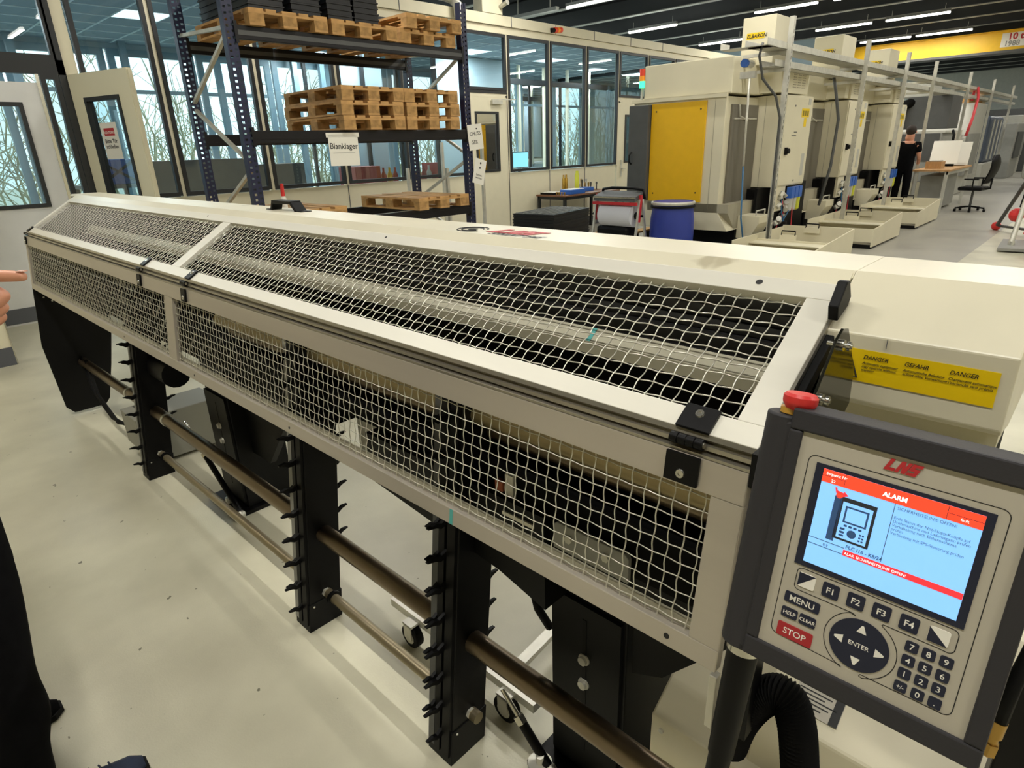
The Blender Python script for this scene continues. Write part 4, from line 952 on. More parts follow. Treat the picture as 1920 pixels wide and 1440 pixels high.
MB().prism([(7.50, .89), (7.52, .96), (7.75, 1.02), (7.78, .98)], XZ, 4.82, 5.52).build('cutter_cover', dgrey, rs, bevel=.004)
MB().box(7.495, 7.515, 4.82, 5.52, .935, .955).build('tear_blade', chrome, rs)
MB().tube([(7.72, 5.53, .92), (7.72, 5.50, 1.04), (7.72, 5.35, 1.06), (7.72, 5.0, 1.06), (7.72, 4.83, 1.04), (7.72, 4.80, .92)], .02, 8).build('black_handle', plast, rs, smooth=True)
MB().prism([(7.55, .0), (7.55, .55), (7.8, .55), (7.8, 0)], XZ, 4.95, 5.5).build('waste_bag', plast, rs, bevel=.05)
# blue drum
dr = thing('blue_drum', (7.95, 4.49, 0), 'blue plastic drum with a metal clamp ring', 'drum')
MB().lathe([(.26, 0), (.275, .02), (.29, .2), (.30, .45), (.295, .65), (.275, .80), (.27, .85), (.285, .86), (.285, .875), (.28, .88)], (7.95, 4.49, 0), 36).build('drum_body', drumb, dr, smooth='auto')
MB().lathe([(.29, .845), (.298, .86), (.298, .875), (.29, .885), (.27, .885)], (7.95, 4.49, 0), 36, cap=False).build('clamp_ring', zinc, dr, smooth='auto')
MB().lathe([(.30, .835), (.302, .86), (.292, .865)], (7.95, 4.49, -.03), 36, cap=False).build('black_band', plast, dr, smooth='auto')
MB().lathe([(.285, .876), (.265, .876), (.26, .868), (.001, .868)], (7.95, 4.49, 0.004), 36, cap=False).build('drum_lid', plast, dr, smooth='auto')
# stack of black trays on a floor pallet
ts = thing('black_tray_stack', (8.05, 6.75, 0), 'stack of wide black slotted trays in front of the desk', 'trays')
ts.rotation_euler[2] = math.radians(10)
first = None
MB().box(7.45, 8.65, 6.4, 7.1, 0, .12).build('base_skid', wood2, ts)
for k in range(12):
    z = .12 + k * .045
    if first is None:
        m = MB().box(7.45, 8.65, 6.38, 7.12, z, z + .028).box(7.44, 8.66, 6.37, 7.13, z + .028, z + .042)
        first = m.build('tray', crateb, ts)
    else: c = first.copy(); col.objects.link(c); c.parent = ts; c.location = (random.uniform(-.004, .004), random.uniform(-.004, .004), k * .045)
gm = MB()
for i in range(9): gm.box(7.5 + i * .135, 7.51 + i * .135, 6.4, 7.1, .66, .668)
for i in range(6): gm.box(7.46, 8.64, 6.44 + i * .125, 6.45 + i * .125, .66, .668)
gm.build('slotted_top', mgrey, ts)
for i, (x, y) in enumerate(((8.6, 6.1), (8.9, 5.7))):
    o = B(x, x + .8, y, y + .18, .25 + .0 * i, .28).build('plank', wood); tag(o, ('pale' if i == 0 else 'reddish') + ' board lying low behind the bar feeder near the roll stand', 'board'); 
    MB().box(x + .1, x + .16, y + .02, y + .16, 0, .25).build('support', plast, o); MB().box(x + .6, x + .66, y + .02, y + .16, 0, .25).build('support', plast, o)

# ================================================================== CNC MACHINES
def lathe_machine(dx, label):
    t = thing('cnc_machine', (9.6, 5, 0), label, 'machine', 'row of cream machines')
    # body
    body = MB().prism([(3.98, .43), (4.2, .43), (5.6, .43), (5.6, 2.2), (4.15, 2.2), (4.15, .70)], lambda p, q, h: (h, p, q), 8.6, 10.6).build('main_body', machw, t, bevel=.008)
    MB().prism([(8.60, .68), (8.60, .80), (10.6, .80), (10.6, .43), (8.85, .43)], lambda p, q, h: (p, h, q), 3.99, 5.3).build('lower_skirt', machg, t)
    B(8.56, 8.60, 4.13, 5.62, 2.19, 2.235).build('top_rim', machw, t)
    y_ = B(8.575, 8.598, 4.42, 5.28, .82, 2.165).build('yellow_door_panel', yelm, t, bevel=.002)
    for (y, z) in ((4.50, 2.06), (5.2, 2.06), (4.50, .95), (5.2, .93)): MB().lathe([(.012, 0), (.010, .006)], (8.575, y, z), 8, -X_).build('screw', inkb, y_)
    MB().prism([(8.50, .82), (8.50, 2.16), (8.60, 2.16), (8.60, .82)], XZ, 5.29, 5.62).build('dark_corner_door', dgrey, t, bevel=.01)
    MB().tube([(8.49, 5.55, 1.35), (8.45, 5.56, 1.38), (8.45, 5.56, 1.48), (8.49, 5.55, 1.52)], .012, 6).build('door_handle', plast, t)
    for y in (4.30,): B(8.597, 8.5985, y, y + .006, .72, 2.17).build('panel_joint', machg, t)
    # roof box
    MB().box(8.62, 9.7, 4.10, 5.45, 2.235, 2.68).build('roof_box', machw, t, bevel=.01)
    B(9.7, 10.4, 4.0, 5.3, 2.235, 2.6).build('rear_roof_box', machw, t, bevel=.01)
    # hood
    h = B(9.3, 9.95, 3.88, 4.34, 2.6, 3.2).build('filter_hood', machw, t, bevel=.01)
    plane_mb((9.298, 4.27, 2.93), -Y_, Z_, .25, .075, .002).build('yellow_name_label', yelp, h)
    text('ELBARON', 'lettering', (9.2955, 4.265, 2.945), -Y_, Z_, .062, inkb, h, shear=.15, bold=.002)
    # recess behind
    B(8.75, 9.58, 4.12, 4.148, .75, 2.1).build('recess_shade_panel', mat('recess_shade_grey', '#6C675B', .5) if 'recess_shade_grey' not in MATS else MATS['recess_shade_grey'], t)  # shadow on the machine's aisle side, put into this panel's darker brown-grey
    MB().tube([(8.8, 4.11, 1.92), (9.5, 4.11, 1.92)], .012, 6).tube([(8.9, 4.10, 2.1), (8.95, 4.10, 1.95), (9.2, 4.10, 1.9)], .012, 6).build('small_pipe', zinc, t)
    # electrical cabinet facing the aisle
    c = B(9.6, 10.66, 3.75, 4.36, .97, 2.22).build('control_cabinet', machw, t, bevel=.004)
    B(9.585, 9.6, 4.33, 4.40, 1.55, 2.19).box(9.585, 9.6, 4.22, 4.36, 1.56, 2.19).build('side_cover', machw, c)
    B(9.62, 10.64, 3.735, 3.75, .99, 2.19).build('cabinet_door', machw, c, bevel=.003)
    B(9.597, 9.5985, 4.02, 4.026, .98, 2.2).build('panel_joint', machg, c)
    for x in (9.72,): MB().box(x, x + .05, 3.70, 3.735, 1.42, 1.52).cyl((x + .025, 3.70, 1.47), (x + .025, 3.67, 1.47), .035, 12).build('door_knob', plast, c)
    plane_mb((10.22, 3.7345, 1.93), X_, Z_, .30, .12, .002).build('warning_label', yelp, c)
    plane_mb((10.34, 3.7345, 1.80), X_, Z_, .10, .12, .002).build('warning_label', yelp, c)
    for k in range(3): plane_mb((10.25 + k * .09, 3.732, 1.95), X_, Z_, .06, .07, .001).build('label_print', mat('label_print', '#8C7A14', .5) if k == 0 and dx == 0 and 'label_print' not in MATS else MATS['label_print'], c)
    plane_mb((10.45, 3.7345, 2.10), X_, Z_, .10, .09, .002).build('grey_plate', lgrey, c); plane_mb((10.42, 3.7345, 1.10), X_, Z_, .12, .32, .002).build('grey_plate', lgrey, c)
    plane_mb((10.0, 3.7345, 1.72), X_, Z_, .12, .012, .002).build('small_print', dgrey, c); plane_mb((9.92, 3.7345, 1.67), X_, Z_, .18, .012, .002).build('small_print', dgrey, c)
    MB().lathe([(.014, 0), (.014, .005)], (9.95, 3.735, 2.08), 8, -Y_).lathe([(.014, 0), (.014, .005)], (10.2, 3.735, 1.04), 8, -Y_).build('door_screw', dgrey, c)
    # boxes over the cabinet
    b1 = B(9.5, 9.68, 3.80, 4.32, 2.25, 2.55).build('upper_box', machw, t, bevel=.004); plane_mb((9.498, 4.27, 2.46), -Y_, Z_, .10, .06, .002).build('grey_plate', dgrey, b1)
    v = B(9.68, 10.4, 3.76, 4.2, 2.24, 2.58).build('vented_box', machw, t, bevel=.004)
    for r in range(7):
        for q in range(3): B(9.82 + q * .17, 9.93 + q * .17, 3.753, 3.76, 2.32 + r * .032, 2.328 + r * .032).build('vent_slot', machg, v)
    # understructure
    MB().box(8.9, 10.5, 4.0, 5.4, 0, .43).build('machine_base', plast, t)
    B(9.45, 9.6, 3.95, 4.2, .2, .95).build('black_column', plast, t); B(10.3, 10.5, 3.85, 4.1, 0, .97).build('black_column', plast, t); B(9.36, 11.3, 3.92, 3.96, .05, .97).build('dark_back_panel', plast, t)
    MB().prism([(3.68, .52), (3.68, .62), (4.0, .62), (4.0, .30), (3.8, .30)], lambda p, q, h: (h, p, q), 8.95, 9.35).build('cream_tank', machw, t, bevel=.005)
    MB().tube([(9.0, 3.75, .62), (9.0, 3.75, .69), (9.3, 3.75, .69), (9.3, 3.75, .62)], .01, 6).build('tank_handle', zinc, t)
    # maintenance unit: bowls with blue tops
    fu = MB()
    for k in range(3): fu.box(10.02 + k * .15, 10.14 + k * .15, 3.66, 3.74, .79, .95)
    fu.build('blue_filter_block', bluep, t)
    for k in range(3): MB().lathe([(.02, -.2), (.05, -.18), (.055, 0)], (10.08 + k * .15, 3.715, .79), 12).build('filter_bowl', (lime if k == 2 else lgrey), t, smooth='auto')
    B(9.66, 10.0, 3.76, 3.80, .62, .97).build('pipe_plate', machw, t)
    rr = random.Random(5)
    vm = MB()
    for k in range(16):
        p = Vector((9.66 + rr.random() * .45, 3.71 + rr.random() * .08, .42 + rr.random() * .42)); vm.cyl(p, p + Vector((rr.uniform(-.08, .08), rr.uniform(-.05, .05), rr.uniform(-.06, .06))), rr.uniform(.015, .04), 8)
    vm.build('valve_cluster', zinc, t, kind='stuff')
    for k in range(7):
        x = 9.6 + rr.random() * .6; y = 3.73 + rr.random() * .1
        MB().tube([(x, y, .9), (x + rr.uniform(-.2, .2), y - .05, .6), (x + rr.uniform(-.3, .3), y, .35), (x + rr.uniform(-.2, .2), y + .1, .1)], .010, 6).build('hose', (pinkt if k % 3 == 0 else (bluet if k % 3 == 1 else rub)), t, smooth=True)
    MB().cyl((9.96, 3.76, .2), (9.96, 3.76, .45), .09, 16).build('pump_motor', blk, t, smooth='auto')
    return t
m1 = lathe_machine(0, 'nearest cream machine with the big yellow side panel behind the blue drum')
st_ = MB()
sl_ = thing('stack_light', (8.45, 5.40, 2.235), 'red, yellow and green stack light on the first cream machine', 'signal light')
MB().cyl((8.64, 5.5, 2.235), (8.64, 5.5, 2.40), .02, 8).build('pole', lgrey, sl_); MB().cyl((8.64, 5.5, 2.40), (8.64, 5.5, 2.49), .045, 14).build('green_lens', greenl, sl_, smooth='auto'); MB().cyl((8.64, 5.5, 2.49), (8.64, 5.5, 2.56), .045, 14).build('yellow_lens', orangel, sl_, smooth='auto'); MB().cyl((8.64, 5.5, 2.56), (8.64, 5.5, 2.65), .045, 14).build('red_lens', redl, sl_, smooth='auto')
dup(m1, (12.35, 5, 0), 0, 'second cream machine in the row, its cabinet between the first two steel posts')
dup(m1, (15.1, 5, 0), 0, 'third cream machine in the row, nearest the workbench')
# chip troughs
def trough(x0, x1, label, first=None):
    t = thing('chip_tray', ((x0 + x1) / 2, 3.1, 0), label, 'tray', 'low cream chip trays')
    m = MB().prism([(x0, .03), (x0, .30), (x0 + .25, .31), (x1, .42), (x1, .03)], XZ, 2.65, 2.668)
    m.build('aisle_side', machw, t)
    B(x0, x0 + .02, 2.668, 3.65, .10, .30).build('near_side', machw, t); B(x1 - .02, x1, 2.668, 3.65, .05, .42).build('far_side', machw, t)
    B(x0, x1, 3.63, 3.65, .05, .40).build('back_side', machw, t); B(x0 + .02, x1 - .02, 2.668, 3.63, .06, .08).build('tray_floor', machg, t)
    B(x0 + .75, x0 + .77, 2.668, 3.63, .08, .34).build('baffle', machw, t); B(x0 + .5, x0 + .75, 2.668, 3.63, .30, .315).build('inner_ledge', machw, t)
    B(x0 + .01, x0 + .3, 2.66, 3.6, 0, .06).build('dark_roller_base', plast, t)
    for x in (x0 + .78, x1 - .06):
        MB().tube([(x, 3.3, .40), (x, 3.3, .46), (x, 3.12, .46), (x, 3.12, .40)], .010, 6).build('bow_handle', plast, t)
        B(x - .008, x + .008, 3.1, 3.32, .33, .41).build('handle_plate', machw, t)
    for x in (x0 + .1, x1 - .1): MB().cyl((x, 2.70, .02), (x, 2.74, .02), .02, 10).build('castor', plast, t)
trough(8.07, 9.82, 'nearest low cream chip tray beside the first steel post')
trough(10.82, 12.42, 'middle low cream chip tray at the edge of the aisle')
trough(13.58, 15.32, 'farthest low cream chip tray in front of the workbench')
# ================================================================== STRUT FRAME WITH CABLE TRAYS
cf = thing('cable_tray_frame', (14, 3.5, 0), 'galvanised slotted posts carrying cable trays above the chip trays', 'cable tray frame')
def slotted(x, y, h=3.07):
    m = MB().box(x - .03, x - .01, y - .03, y - .027, 0, h).box(x + .01, x + .03, y - .03, y - .027, 0, h).box(x - .03, x - .027, y - .027, y + .03, 0, h).box(x + .027, x + .03, y - .027, y + .03, 0, h)
    m.box(x - .027, x + .027, y + .020, y + .023, 0, h)
    for k in range(int(h / .075)): m.box(x - .01, x + .01, y - .03, y - .027, k * .075, k * .075 + .03)
    m.box(x - .07, x + .07, y - .07, y + .07, 0, .008)
    for k in range(4):
        m.box(x - .034, x - .03, y - .03, y + .03, .3 + k * .6, .32 + k * .6)
    m.build('slotted_post', zinc, cf)
for x, y in ((8.89, 3.5), (12.08, 3.5), (12.85, 4.05), (14.6, 3.5), (16.9, 3.5), (20.8, 3.5), (24.5, 3.5), (28.5, 3.5)): slotted(x, y)
def tray(x0, x1, y0, y1, z, name='cable_tray'):
    MB().box(x0, x1, y0, y1, z, z + .004).box(x0, x1, y0, y0 + .004, z, z + .08).box(x0, x1, y1 - .004, y1, z, z + .08).build(name, zinc, cf)
tray(8.25, 30, 3.52, 3.80, 2.70); tray(8.6, 30, 3.55, 3.75, 2.50, 'lower_cable_tray')
tray(8.2, 8.45, 3.5, 4.1, 2.70, 'tray_end')
for x in (8.89, 12.08, 14.6, 16.9, 20.8, 24.5):
    B(x - .02, x + .02, 3.5, 4.3, 2.655, 2.695).build('bracket', zinc, cf)
    B(x - .02, x + .02, 3.5, 4.1, 2.455, 2.495).build('bracket', zinc, cf)
MB().box(8.5, 8.56, 3.75, 3.95, 2.38, 2.46).cyl((8.45, 3.86, 2.55), (8.62, 3.86, 2.55), .045, 14).build('air_coupling', zinc, cf); MB().cyl((8.40, 3.86, 2.55), (8.45, 3.86, 2.55), .05, 14).build('blue_cap', bluep, cf, smooth='auto')
MB().tube([(8.3, 3.6, 2.74), (8.28, 3.62, 2.6), (8.4, 3.6, 2.35), (8.7, 3.53, 2.15), (8.83, 3.5, 1.9), (8.84, 3.49, 1.0), (8.84, 3.49, .1)], .016, 8).build('grey_cable', dgrey, cf, smooth=True)
MB().tube([(8.8, 3.95, 2.4), (8.8, 3.92, 1.3)], .016, 8).build('air_pipe', zinc, cf, smooth=True); MB().tube([(8.8, 3.92, 1.3), (8.8, 3.88, .6), (8.85, 3.8, .1)], .012, 8).build('blue_hose', bluet, cf, smooth=True)
MB().tube([(11.2, 3.7, 2.6), (11.15, 3.6, 2.3), (11.3, 3.55, 1.9), (11.25, 3.55, 1.2), (11.1, 3.6, .6)], .022, 8).build('grey_cable', dgrey, cf, smooth=True)

# ================================================================== FAR WORKBENCH AREA
wb = thing('workbench', (17.6, 3.3, 0), 'long workbench with a beech top and white legs past the last chip tray', 'workbench')
B(16.55, 19.0, 2.8, 3.5, .87, .91).build('bench_top', benchtop, wb, bevel=.004)
for (x, y) in ((16.6, 2.84), (18.9, 2.84), (16.6, 3.4), (18.9, 3.4)): B(x, x + .06, y, y + .06, 0, .87).build('leg', lgrey, wb)
MB().box(16.6, 18.95, 2.83, 2.87, .80, .87).build('apron', lgrey, wb)
B(17.2, 18.7, 3.0, 3.45, .05, .75).build('bench_cabinet', mgrey, wb, bevel=.004)
bk = thing('wooden_box', (17.0, 3.2, .91), 'small wooden box of parts on the workbench', 'box')
MB().box(16.9, 17.3, 3.05, 3.35, .911, 1.06).build('box_body', benchtop, bk); MB().box(16.94, 17.26, 3.09, 3.31, 1.06, 1.075).build('parts_in_box', mgrey, bk)
for k, (x, y, z, lb_) in enumerate(((18.2, 3.25, 1.10, 'left'), (18.6, 3.1, 1.06, 'right'))):
    o = MB().obox((x, y, z + .12), (0, 1, 0), (.25, 0, .97), (-.97, 0, .25), .28, .26, .004).build('paper_sheet', paper); tag(o, lb_ + ' of two large white drawings propped on the workbench', 'paper')
    MB().box(x + .05, x + .1, y - .2, y + .2, .911, z + .05).build('paper_rest', plast, o)
office_chair(17.3, 2.42, math.radians(172), 'black office chair at the beech workbench by the aisle')
# dark grey machine
gm_ = thing('grey_machine', (19.5, 4.2, 0), 'tall dark grey machining centre behind the workbench with a black exhaust hose', 'machine')
B(19.1, 20.4, 3.55, 4.9, .5, 1.65).build('lower_body', mgrey, gm_, bevel=.02); B(19.1, 20.4, 3.5, 4.6, 1.65, 1.70).build('shelf_rim', lgrey, gm_)
B(19.08, 19.1, 3.6, 4.5, 1.0, 1.64).build('dark_window', dgrey, gm_); B(19.2, 20.4, 3.5, 4.45, 1.75, 2.50).build('dark_upper_cabinet', dgrey, gm_, bevel=.01)
B(19.25, 20.4, 4.0, 4.6, 2.5, 2.85).build('top_box', lgrey, gm_, bevel=.01)
MB().tube([(19.1, 4.55, 1.6), (19.08, 4.6, 2.1), (19.15, 4.5, 2.32), (19.3, 4.35, 2.38)], .12, 12).build('exhaust_hose', rub, gm_, smooth=True)
B(19.1, 20.5, 3.4, 5, 0, .5).build('machine_base', machg, gm_)
MB().tube([(19.1, 3.35, 1.7), (19.05, 3.3, 1.6), (19.05, 3.3, 1.1)], .03, 8).box(19.02, 19.1, 3.2, 3.4, .98, 1.15).build('pendant_arm', plast, gm_)
lm = thing('light_grey_machine', (23, 4, 0), 'light grey machine with a sloping side farther down the aisle', 'machine')
MB().prism([(21.8, 0), (21.8, 1.5), (22.3, 2.4), (24.2, 2.4), (24.2, 0)], XZ, 3.5, 5.2).build('sloping_body', lgrey, lm, bevel=.02); B(21.9, 23.5, 3.42, 3.5, .5, 1.6).build('front_door', mgrey, lm); B(21.78, 21.8, 3.6, 4.2, 1.0, 1.7).build('light_panel', hmif, lm)
l2_ = thing('dark_lathe', (27, 4, 0), 'dark blue-grey machine with rounded doors at the end of the row', 'machine')
B(25.5, 28, 3.5, 5, .7, 2.1).build('dark_body', mat('slate_machine', '#4A5568', .4), l2_, bevel=.12, seg=3)
for q in range(3): B(25.9 + q * .7, 26.1 + q * .7, 3.48, 3.51, .8, 2.0).build('bright_strip', lgrey, l2_)
B(25.4, 28.1, 3.45, 5, 0, .7).build('machine_base', lgrey, l2_, bevel=.02)
for k, (x, z) in enumerate(((22.5, 2.48), (23.75, 2.48))):
    o = B(x, x + 1.2, 3.7, 4.9, z - .08, z + .15).build('carton', (wood if k else mat('cardboard', '#C79A62', .8))); tag(o, ('wide' if k == 0 else 'farther') + ' cardboard carton lying on the light grey machine', 'carton')
rt = MB().tube([(21.5, 3.45, 1.55), (21.6, 3.4, 2.0), (21.9, 3.42, 2.5), (22.1, 3.5, 2.75), (22.3, 3.6, 2.7), (22.35, 3.62, 2.45)], .035, 8).build('red_hose', pinkt, smooth=True); tag(rt, 'thick pinkish red hose looping up to the cable tray', 'hose')
for k in range(5):
    x = 30 + k * 2.6
    o = thing('distant_machine', (x, 4.5, 0), ('first', 'second', 'third', 'fourth', 'fifth')[k] + ' grey machine beyond the crane, counted from the near end of the row', 'machine', 'machines at the far end of the hall')
    B(x, x + 1.9, 3.3 + .2 * (k % 2), 5.6, 0, 1.9 + .3 * (k % 3)).build('machine_body', (mgrey, lgrey, dgrey, lgrey, mgrey)[k], o, bevel=.03); B(x + .2, x + 1.6, 3.25 + .2 * (k % 2), 3.3 + .2 * (k % 2), .7, 1.6).build('machine_door', (dgrey, mgrey, lgrey, mgrey, dgrey)[k], o)
    B(x - .02, x, 3.8, 5.2, .8, 1.7).build('side_panel', mgrey, o)
# operator at the bench (seen from behind)
def skinfig(name, joints, edges, radii, m, parent=None, sub=2, root=0):
    base = BASE.get(parent.name, Vector()) if parent else Vector()
    me = bpy.data.meshes.new(name); me.from_pydata([tuple(Vector(j) - base) for j in joints], edges, []); me.update()
    o = bpy.data.objects.new(name, me); col.objects.link(o)
    sk = o.modifiers.new('skin', 'SKIN'); sk.use_smooth_shade = True
    if not me.skin_vertices: me.skin_vertices.new()
    for i, r in enumerate(radii):
        r = r if isinstance(r, tuple) else (r, r); me.skin_vertices[0].data[i].radius = r
    me.skin_vertices[0].data[root].use_root = True
    sb = o.modifiers.new('sub', 'SUBSURF'); sb.levels = sub; sb.render_levels = sub
    dg = bpy.context.evaluated_depsgraph_get(); dg.update()
    m2 = bpy.data.meshes.new_from_object(o.evaluated_get(dg)); m2.materials.clear(); m2.materials.append(m)
    m2.polygons.foreach_set('use_smooth', [True] * len(m2.polygons))
    o.modifiers.clear(); o.data = m2
    if parent: o.parent = parent; BASE[o.name] = base
    return o
def F(x, y, z): return (16.3 + x * 1.0, 3.62 + y, z)
pb = thing('person', (16.3, 3.62, 0), 'person in black T-shirt and trousers standing behind the third machine cabinet facing the bench', 'person')
J = [F(0, 0, .95), F(0, 0, 1.15), F(.02, 0, 1.40), F(.03, 0, 1.50), F(.06, 0, 1.58), F(.06, 0, 1.70),
     F(0, -.09, .92), F(.02, -.10, .50), F(-.02, -.10, .09), F(.10, -.10, .04), F(0, .09, .92), F(.02, .10, .50), F(-.02, .10, .09), F(.10, .10, .04),
     F(.0, -.19, 1.42), F(.02, -.24, 1.18), F(.24, -.20, 1.05), F(.34, -.17, 1.04), F(.0, .19, 1.42), F(.02, .24, 1.18), F(.24, .20, 1.05), F(.34, .17, 1.04)]
E_ = [(0, 1), (1, 2), (2, 3), (3, 4), (4, 5), (0, 6), (6, 7), (7, 8), (8, 9), (0, 10), (10, 11), (11, 12), (12, 13), (2, 14), (14, 15), (15, 16), (16, 17), (2, 18), (18, 19), (19, 20), (20, 21)]
Rr = [(.12, .15), (.11, .13), (.11, .15), .055, .09, .085, .085, .06, .045, .035, .085, .06, .045, .035, .055, .045, .035, .03, .055, .045, .035, .03]
skinfig('body', J, E_, Rr, skin, pb)
skinfig('black_clothes', [J[0], J[1], J[2], J[6], J[7], J[8], J[10], J[11], J[12], J[14], F(.02, -.22, 1.26), J[18], F(.02, .22, 1.26), F(.02, 0, 1.47)],
        [(0, 1), (1, 2), (0, 3), (3, 4), (4, 5), (0, 6), (6, 7), (7, 8), (2, 9), (9, 10), (2, 11), (11, 12), (2, 13)], [(.14, .17), (.13, .155), (.135, .185), .10, .08, .065, .10, .08, .065, .09, .068, .09, .068, (.10, .13)], cloth, pb)
# red tripod equipment at the right edge
tr_ = thing('red_tripod_stand', (12.4, 1.0, 0), 'grey tripod stand with red feet cut by the right edge of the picture', 'stand')
MB().tube([(11.9, 1.06, .05), (12.4, 1.02, 1.0)], .035, 12).build('front_leg', zinc, tr_, smooth='auto')
MB().tube([(14.1, 1.52, .05), (13.0, 1.1, 1.05)], .03, 10).build('rear_leg', dgrey, tr_, smooth='auto')
MB().tube([(14.1, 1.52, .08), (13.4, .9, .10)], .022, 8).build('cross_tube', dgrey, tr_, smooth='auto')
MB().ball((14.1, 1.52, .07), .075, 12, 8).build('red_foot', redb, tr_, smooth=True)
MB().ball((13.3, 1.2, .35), .11, 12, 8).box(12.9, 13.2, .78, 1.02, .1, .5).build('red_joint', redb, tr_)
MB().box(12.5, 13.5, .5, 1.2, .95, 1.35).build('grey_top_unit', mgrey, tr_, bevel=.05)
MB().tube([(13.0, 1.1, .95), (13.15, 1.15, .5), (13.0, .9, .45)], .03, 8).build('black_cable', rub, tr_, smooth=True)
MB().prism([(11.45, 1.16), (12.5, 1.22), (12.6, .2), (11.5, .72)], lambda p, q, h: (p, q, h), .02, .06).build('base_plate', mgrey, tr_)
for q in range(4): MB().cyl((11.82 + .05 * q, 1.03 + .03 * (q % 2), .06), (11.82 + .05 * q, 1.03 + .03 * (q % 2), .11), .018, 8).build('plate_bolt', zinc, tr_)
cp_ = [(11.35 + .35 * math.cos(a / 3), .62 + .18 * math.sin(a / 3), .012) for a in range(0, 14)]
o = MB().tube(cp_, .012, 6).build('floor_cable', rub); tag(o, 'black cable looped on the floor by the right edge', 'cable')
# wheeled dolly under the feeder
dy = thing('wheeled_dolly', (1.0, 1.25, 0), 'small grey dolly with black wheels under the bar feeder', 'dolly')
MB().beam((1.02, 1.62, .10), (1.02, .92, .10), .05, .03).beam((1.02, 1.06, .10), (1.5, 1.10, .10), .035, .02).build('frame_bar', zinc, dy)
for (x, y) in ((.98, 1.48), (.985, 1.02), (1.45, 1.13)):
    w__ = MB().cyl((x - .016, y, .045), (x + .016, y, .045), .045, 24).build('wheel', rub, dy, smooth='auto', bevel=.004)
    MB().cyl((x - .018, y, .045), (x + .018, y, .045), .026, 16).build('hub', zinc, w__, smooth='auto')
    MB().box(x - .022, x - .018, y - .02, y + .02, .04, .10).box(x + .018, x + .022, y - .02, y + .02, .04, .10).box(x - .022, x + .022, y - .025, y + .025, .096, .104).build('fork', zinc, dy)

# ================================================================== OFFICE CONTENT
def cabinet(x0, x1, y0, y1, h, m, name, label, cat):
    t = thing(name, ((x0 + x1) / 2, (y0 + y1) / 2, 0), label, cat)
    B(x0, x1, y0, y1, .02, h).build('carcass', m, t, bevel=.005)
    n = max(1, int((x1 - x0) / .5)); w__ = (x1 - x0) / n
    for k in range(n):
        d = B(x0 + k * w__ + .01, x0 + (k + 1) * w__ - .01, y0 - .012, y0, .06, h - .03).build('door', m, t); MB().box(x0 + (k + 1) * w__ - .06, x0 + (k + 1) * w__ - .045, y0 - .03, y0 - .012, h * .5, h * .5 + .12).build('handle', zinc, d)
    return t
redcab = mat('dull_red_cabinet', '#8E3A34', .5)
cabinet(6.05, 6.55, 9.3, 9.8, 1.42, redcab, 'red_cabinet', 'dull red cabinet in the office behind the sheet on the rack', 'cabinet')
cabinet(2.9, 4.2, 9.2, 9.7, 1.62, dgrey, 'dark_machine_cabinet', 'dark cabinet in the office behind the left rack post', 'cabinet')
cabinet(4.45, 5.2, 9.4, 10.0, 1.52, dgrey, 'grey_test_bench', 'dark grey test bench in the office left of the Blanklager sheet', 'cabinet')
for k, (x, m) in enumerate(((6.75, redcab), (6.88, gold), (7.0, redcab), (6.63, lgrey))):
    o = MB().lathe([(.05, 1.0), (.05, 1.25), (.02, 1.32), (.02, 1.38)], (x, 9.5, 0), 12).build('bottle', m, smooth='auto'); tag(o, ('dark red', 'amber', 'farthest dark red', 'grey')[k] + ' bottle on the office counter behind the rack', 'bottle')
ct = thing('office_counter', (7.0, 9.5, 0), 'white counter in the office behind the rack', 'counter'); B(6.58, 7.15, 9.3, 9.8, .95, 1.0).build('counter_top', whitew, ct); B(6.6, 7.13, 9.32, 9.78, 0, .95).build('counter_body', whitew, ct)
bc = thing('blue_crate', (2.6, 9.6, 1.36), 'blue plastic crate with crossed sides in the office behind the second mullion', 'crate')
MB().box(2.38, 2.82, 9.4, 9.8, 1.356, 1.66).build('crate_body', bluep, bc, bevel=.01); MB().beam((2.4, 9.39, 1.38), (2.8, 9.39, 1.64), .02, .03).beam((2.4, 9.39, 1.64), (2.8, 9.39, 1.38), .02, .03).build('crossed_ribs', navy, bc)
tb = thing('office_table', (2.53, 9.6, 0), 'dark topped table in the office carrying the blue crate', 'table'); B(2.2, 2.86, 9.3, 10.1, 1.31, 1.355).build('table_top', dgrey, tb)
for (x, y) in ((2.22, 9.32), (2.8, 9.32), (2.22, 10.03), (2.8, 10.03)): B(x, x + .05, y, y + .05, .02, 1.31).build('leg', dgrey, tb)
for k, (x0, lb_) in enumerate(((9.1, 'left'), (11.2, 'right'))):
    t = thing('office_desk', (x0 + .9, 9.3, 0), lb_ + ' white desk behind the glazed partition', 'desk'); B(x0, x0 + 1.9, 8.9, 9.7, 1.08, 1.12).build('desk_top', whitew, t)
    for (x, y) in ((x0 + .05, 8.95), (x0 + 1.8, 8.95), (x0 + .05, 9.62), (x0 + 1.8, 9.62)): B(x, x + .05, y, y + .05, .02, 1.08).build('leg', lgrey, t)
mo = thing('monitor', (9.85, 9.1, 1.12), 'monitor with a cyan screen behind the tall office window', 'monitor')
B(9.62, 10.1, 9.1, 9.13, 1.24, 1.56).build('casing', dgrey, mo, bevel=.004); B(9.64, 10.08, 9.09, 9.10, 1.26, 1.54).build('screen', cyans, mo); MB().box(9.83, 9.89, 9.12, 9.15, 1.12, 1.3).box(9.74, 9.98, 9.03, 9.2, 1.12, 1.135).build('stand', dgrey, mo)
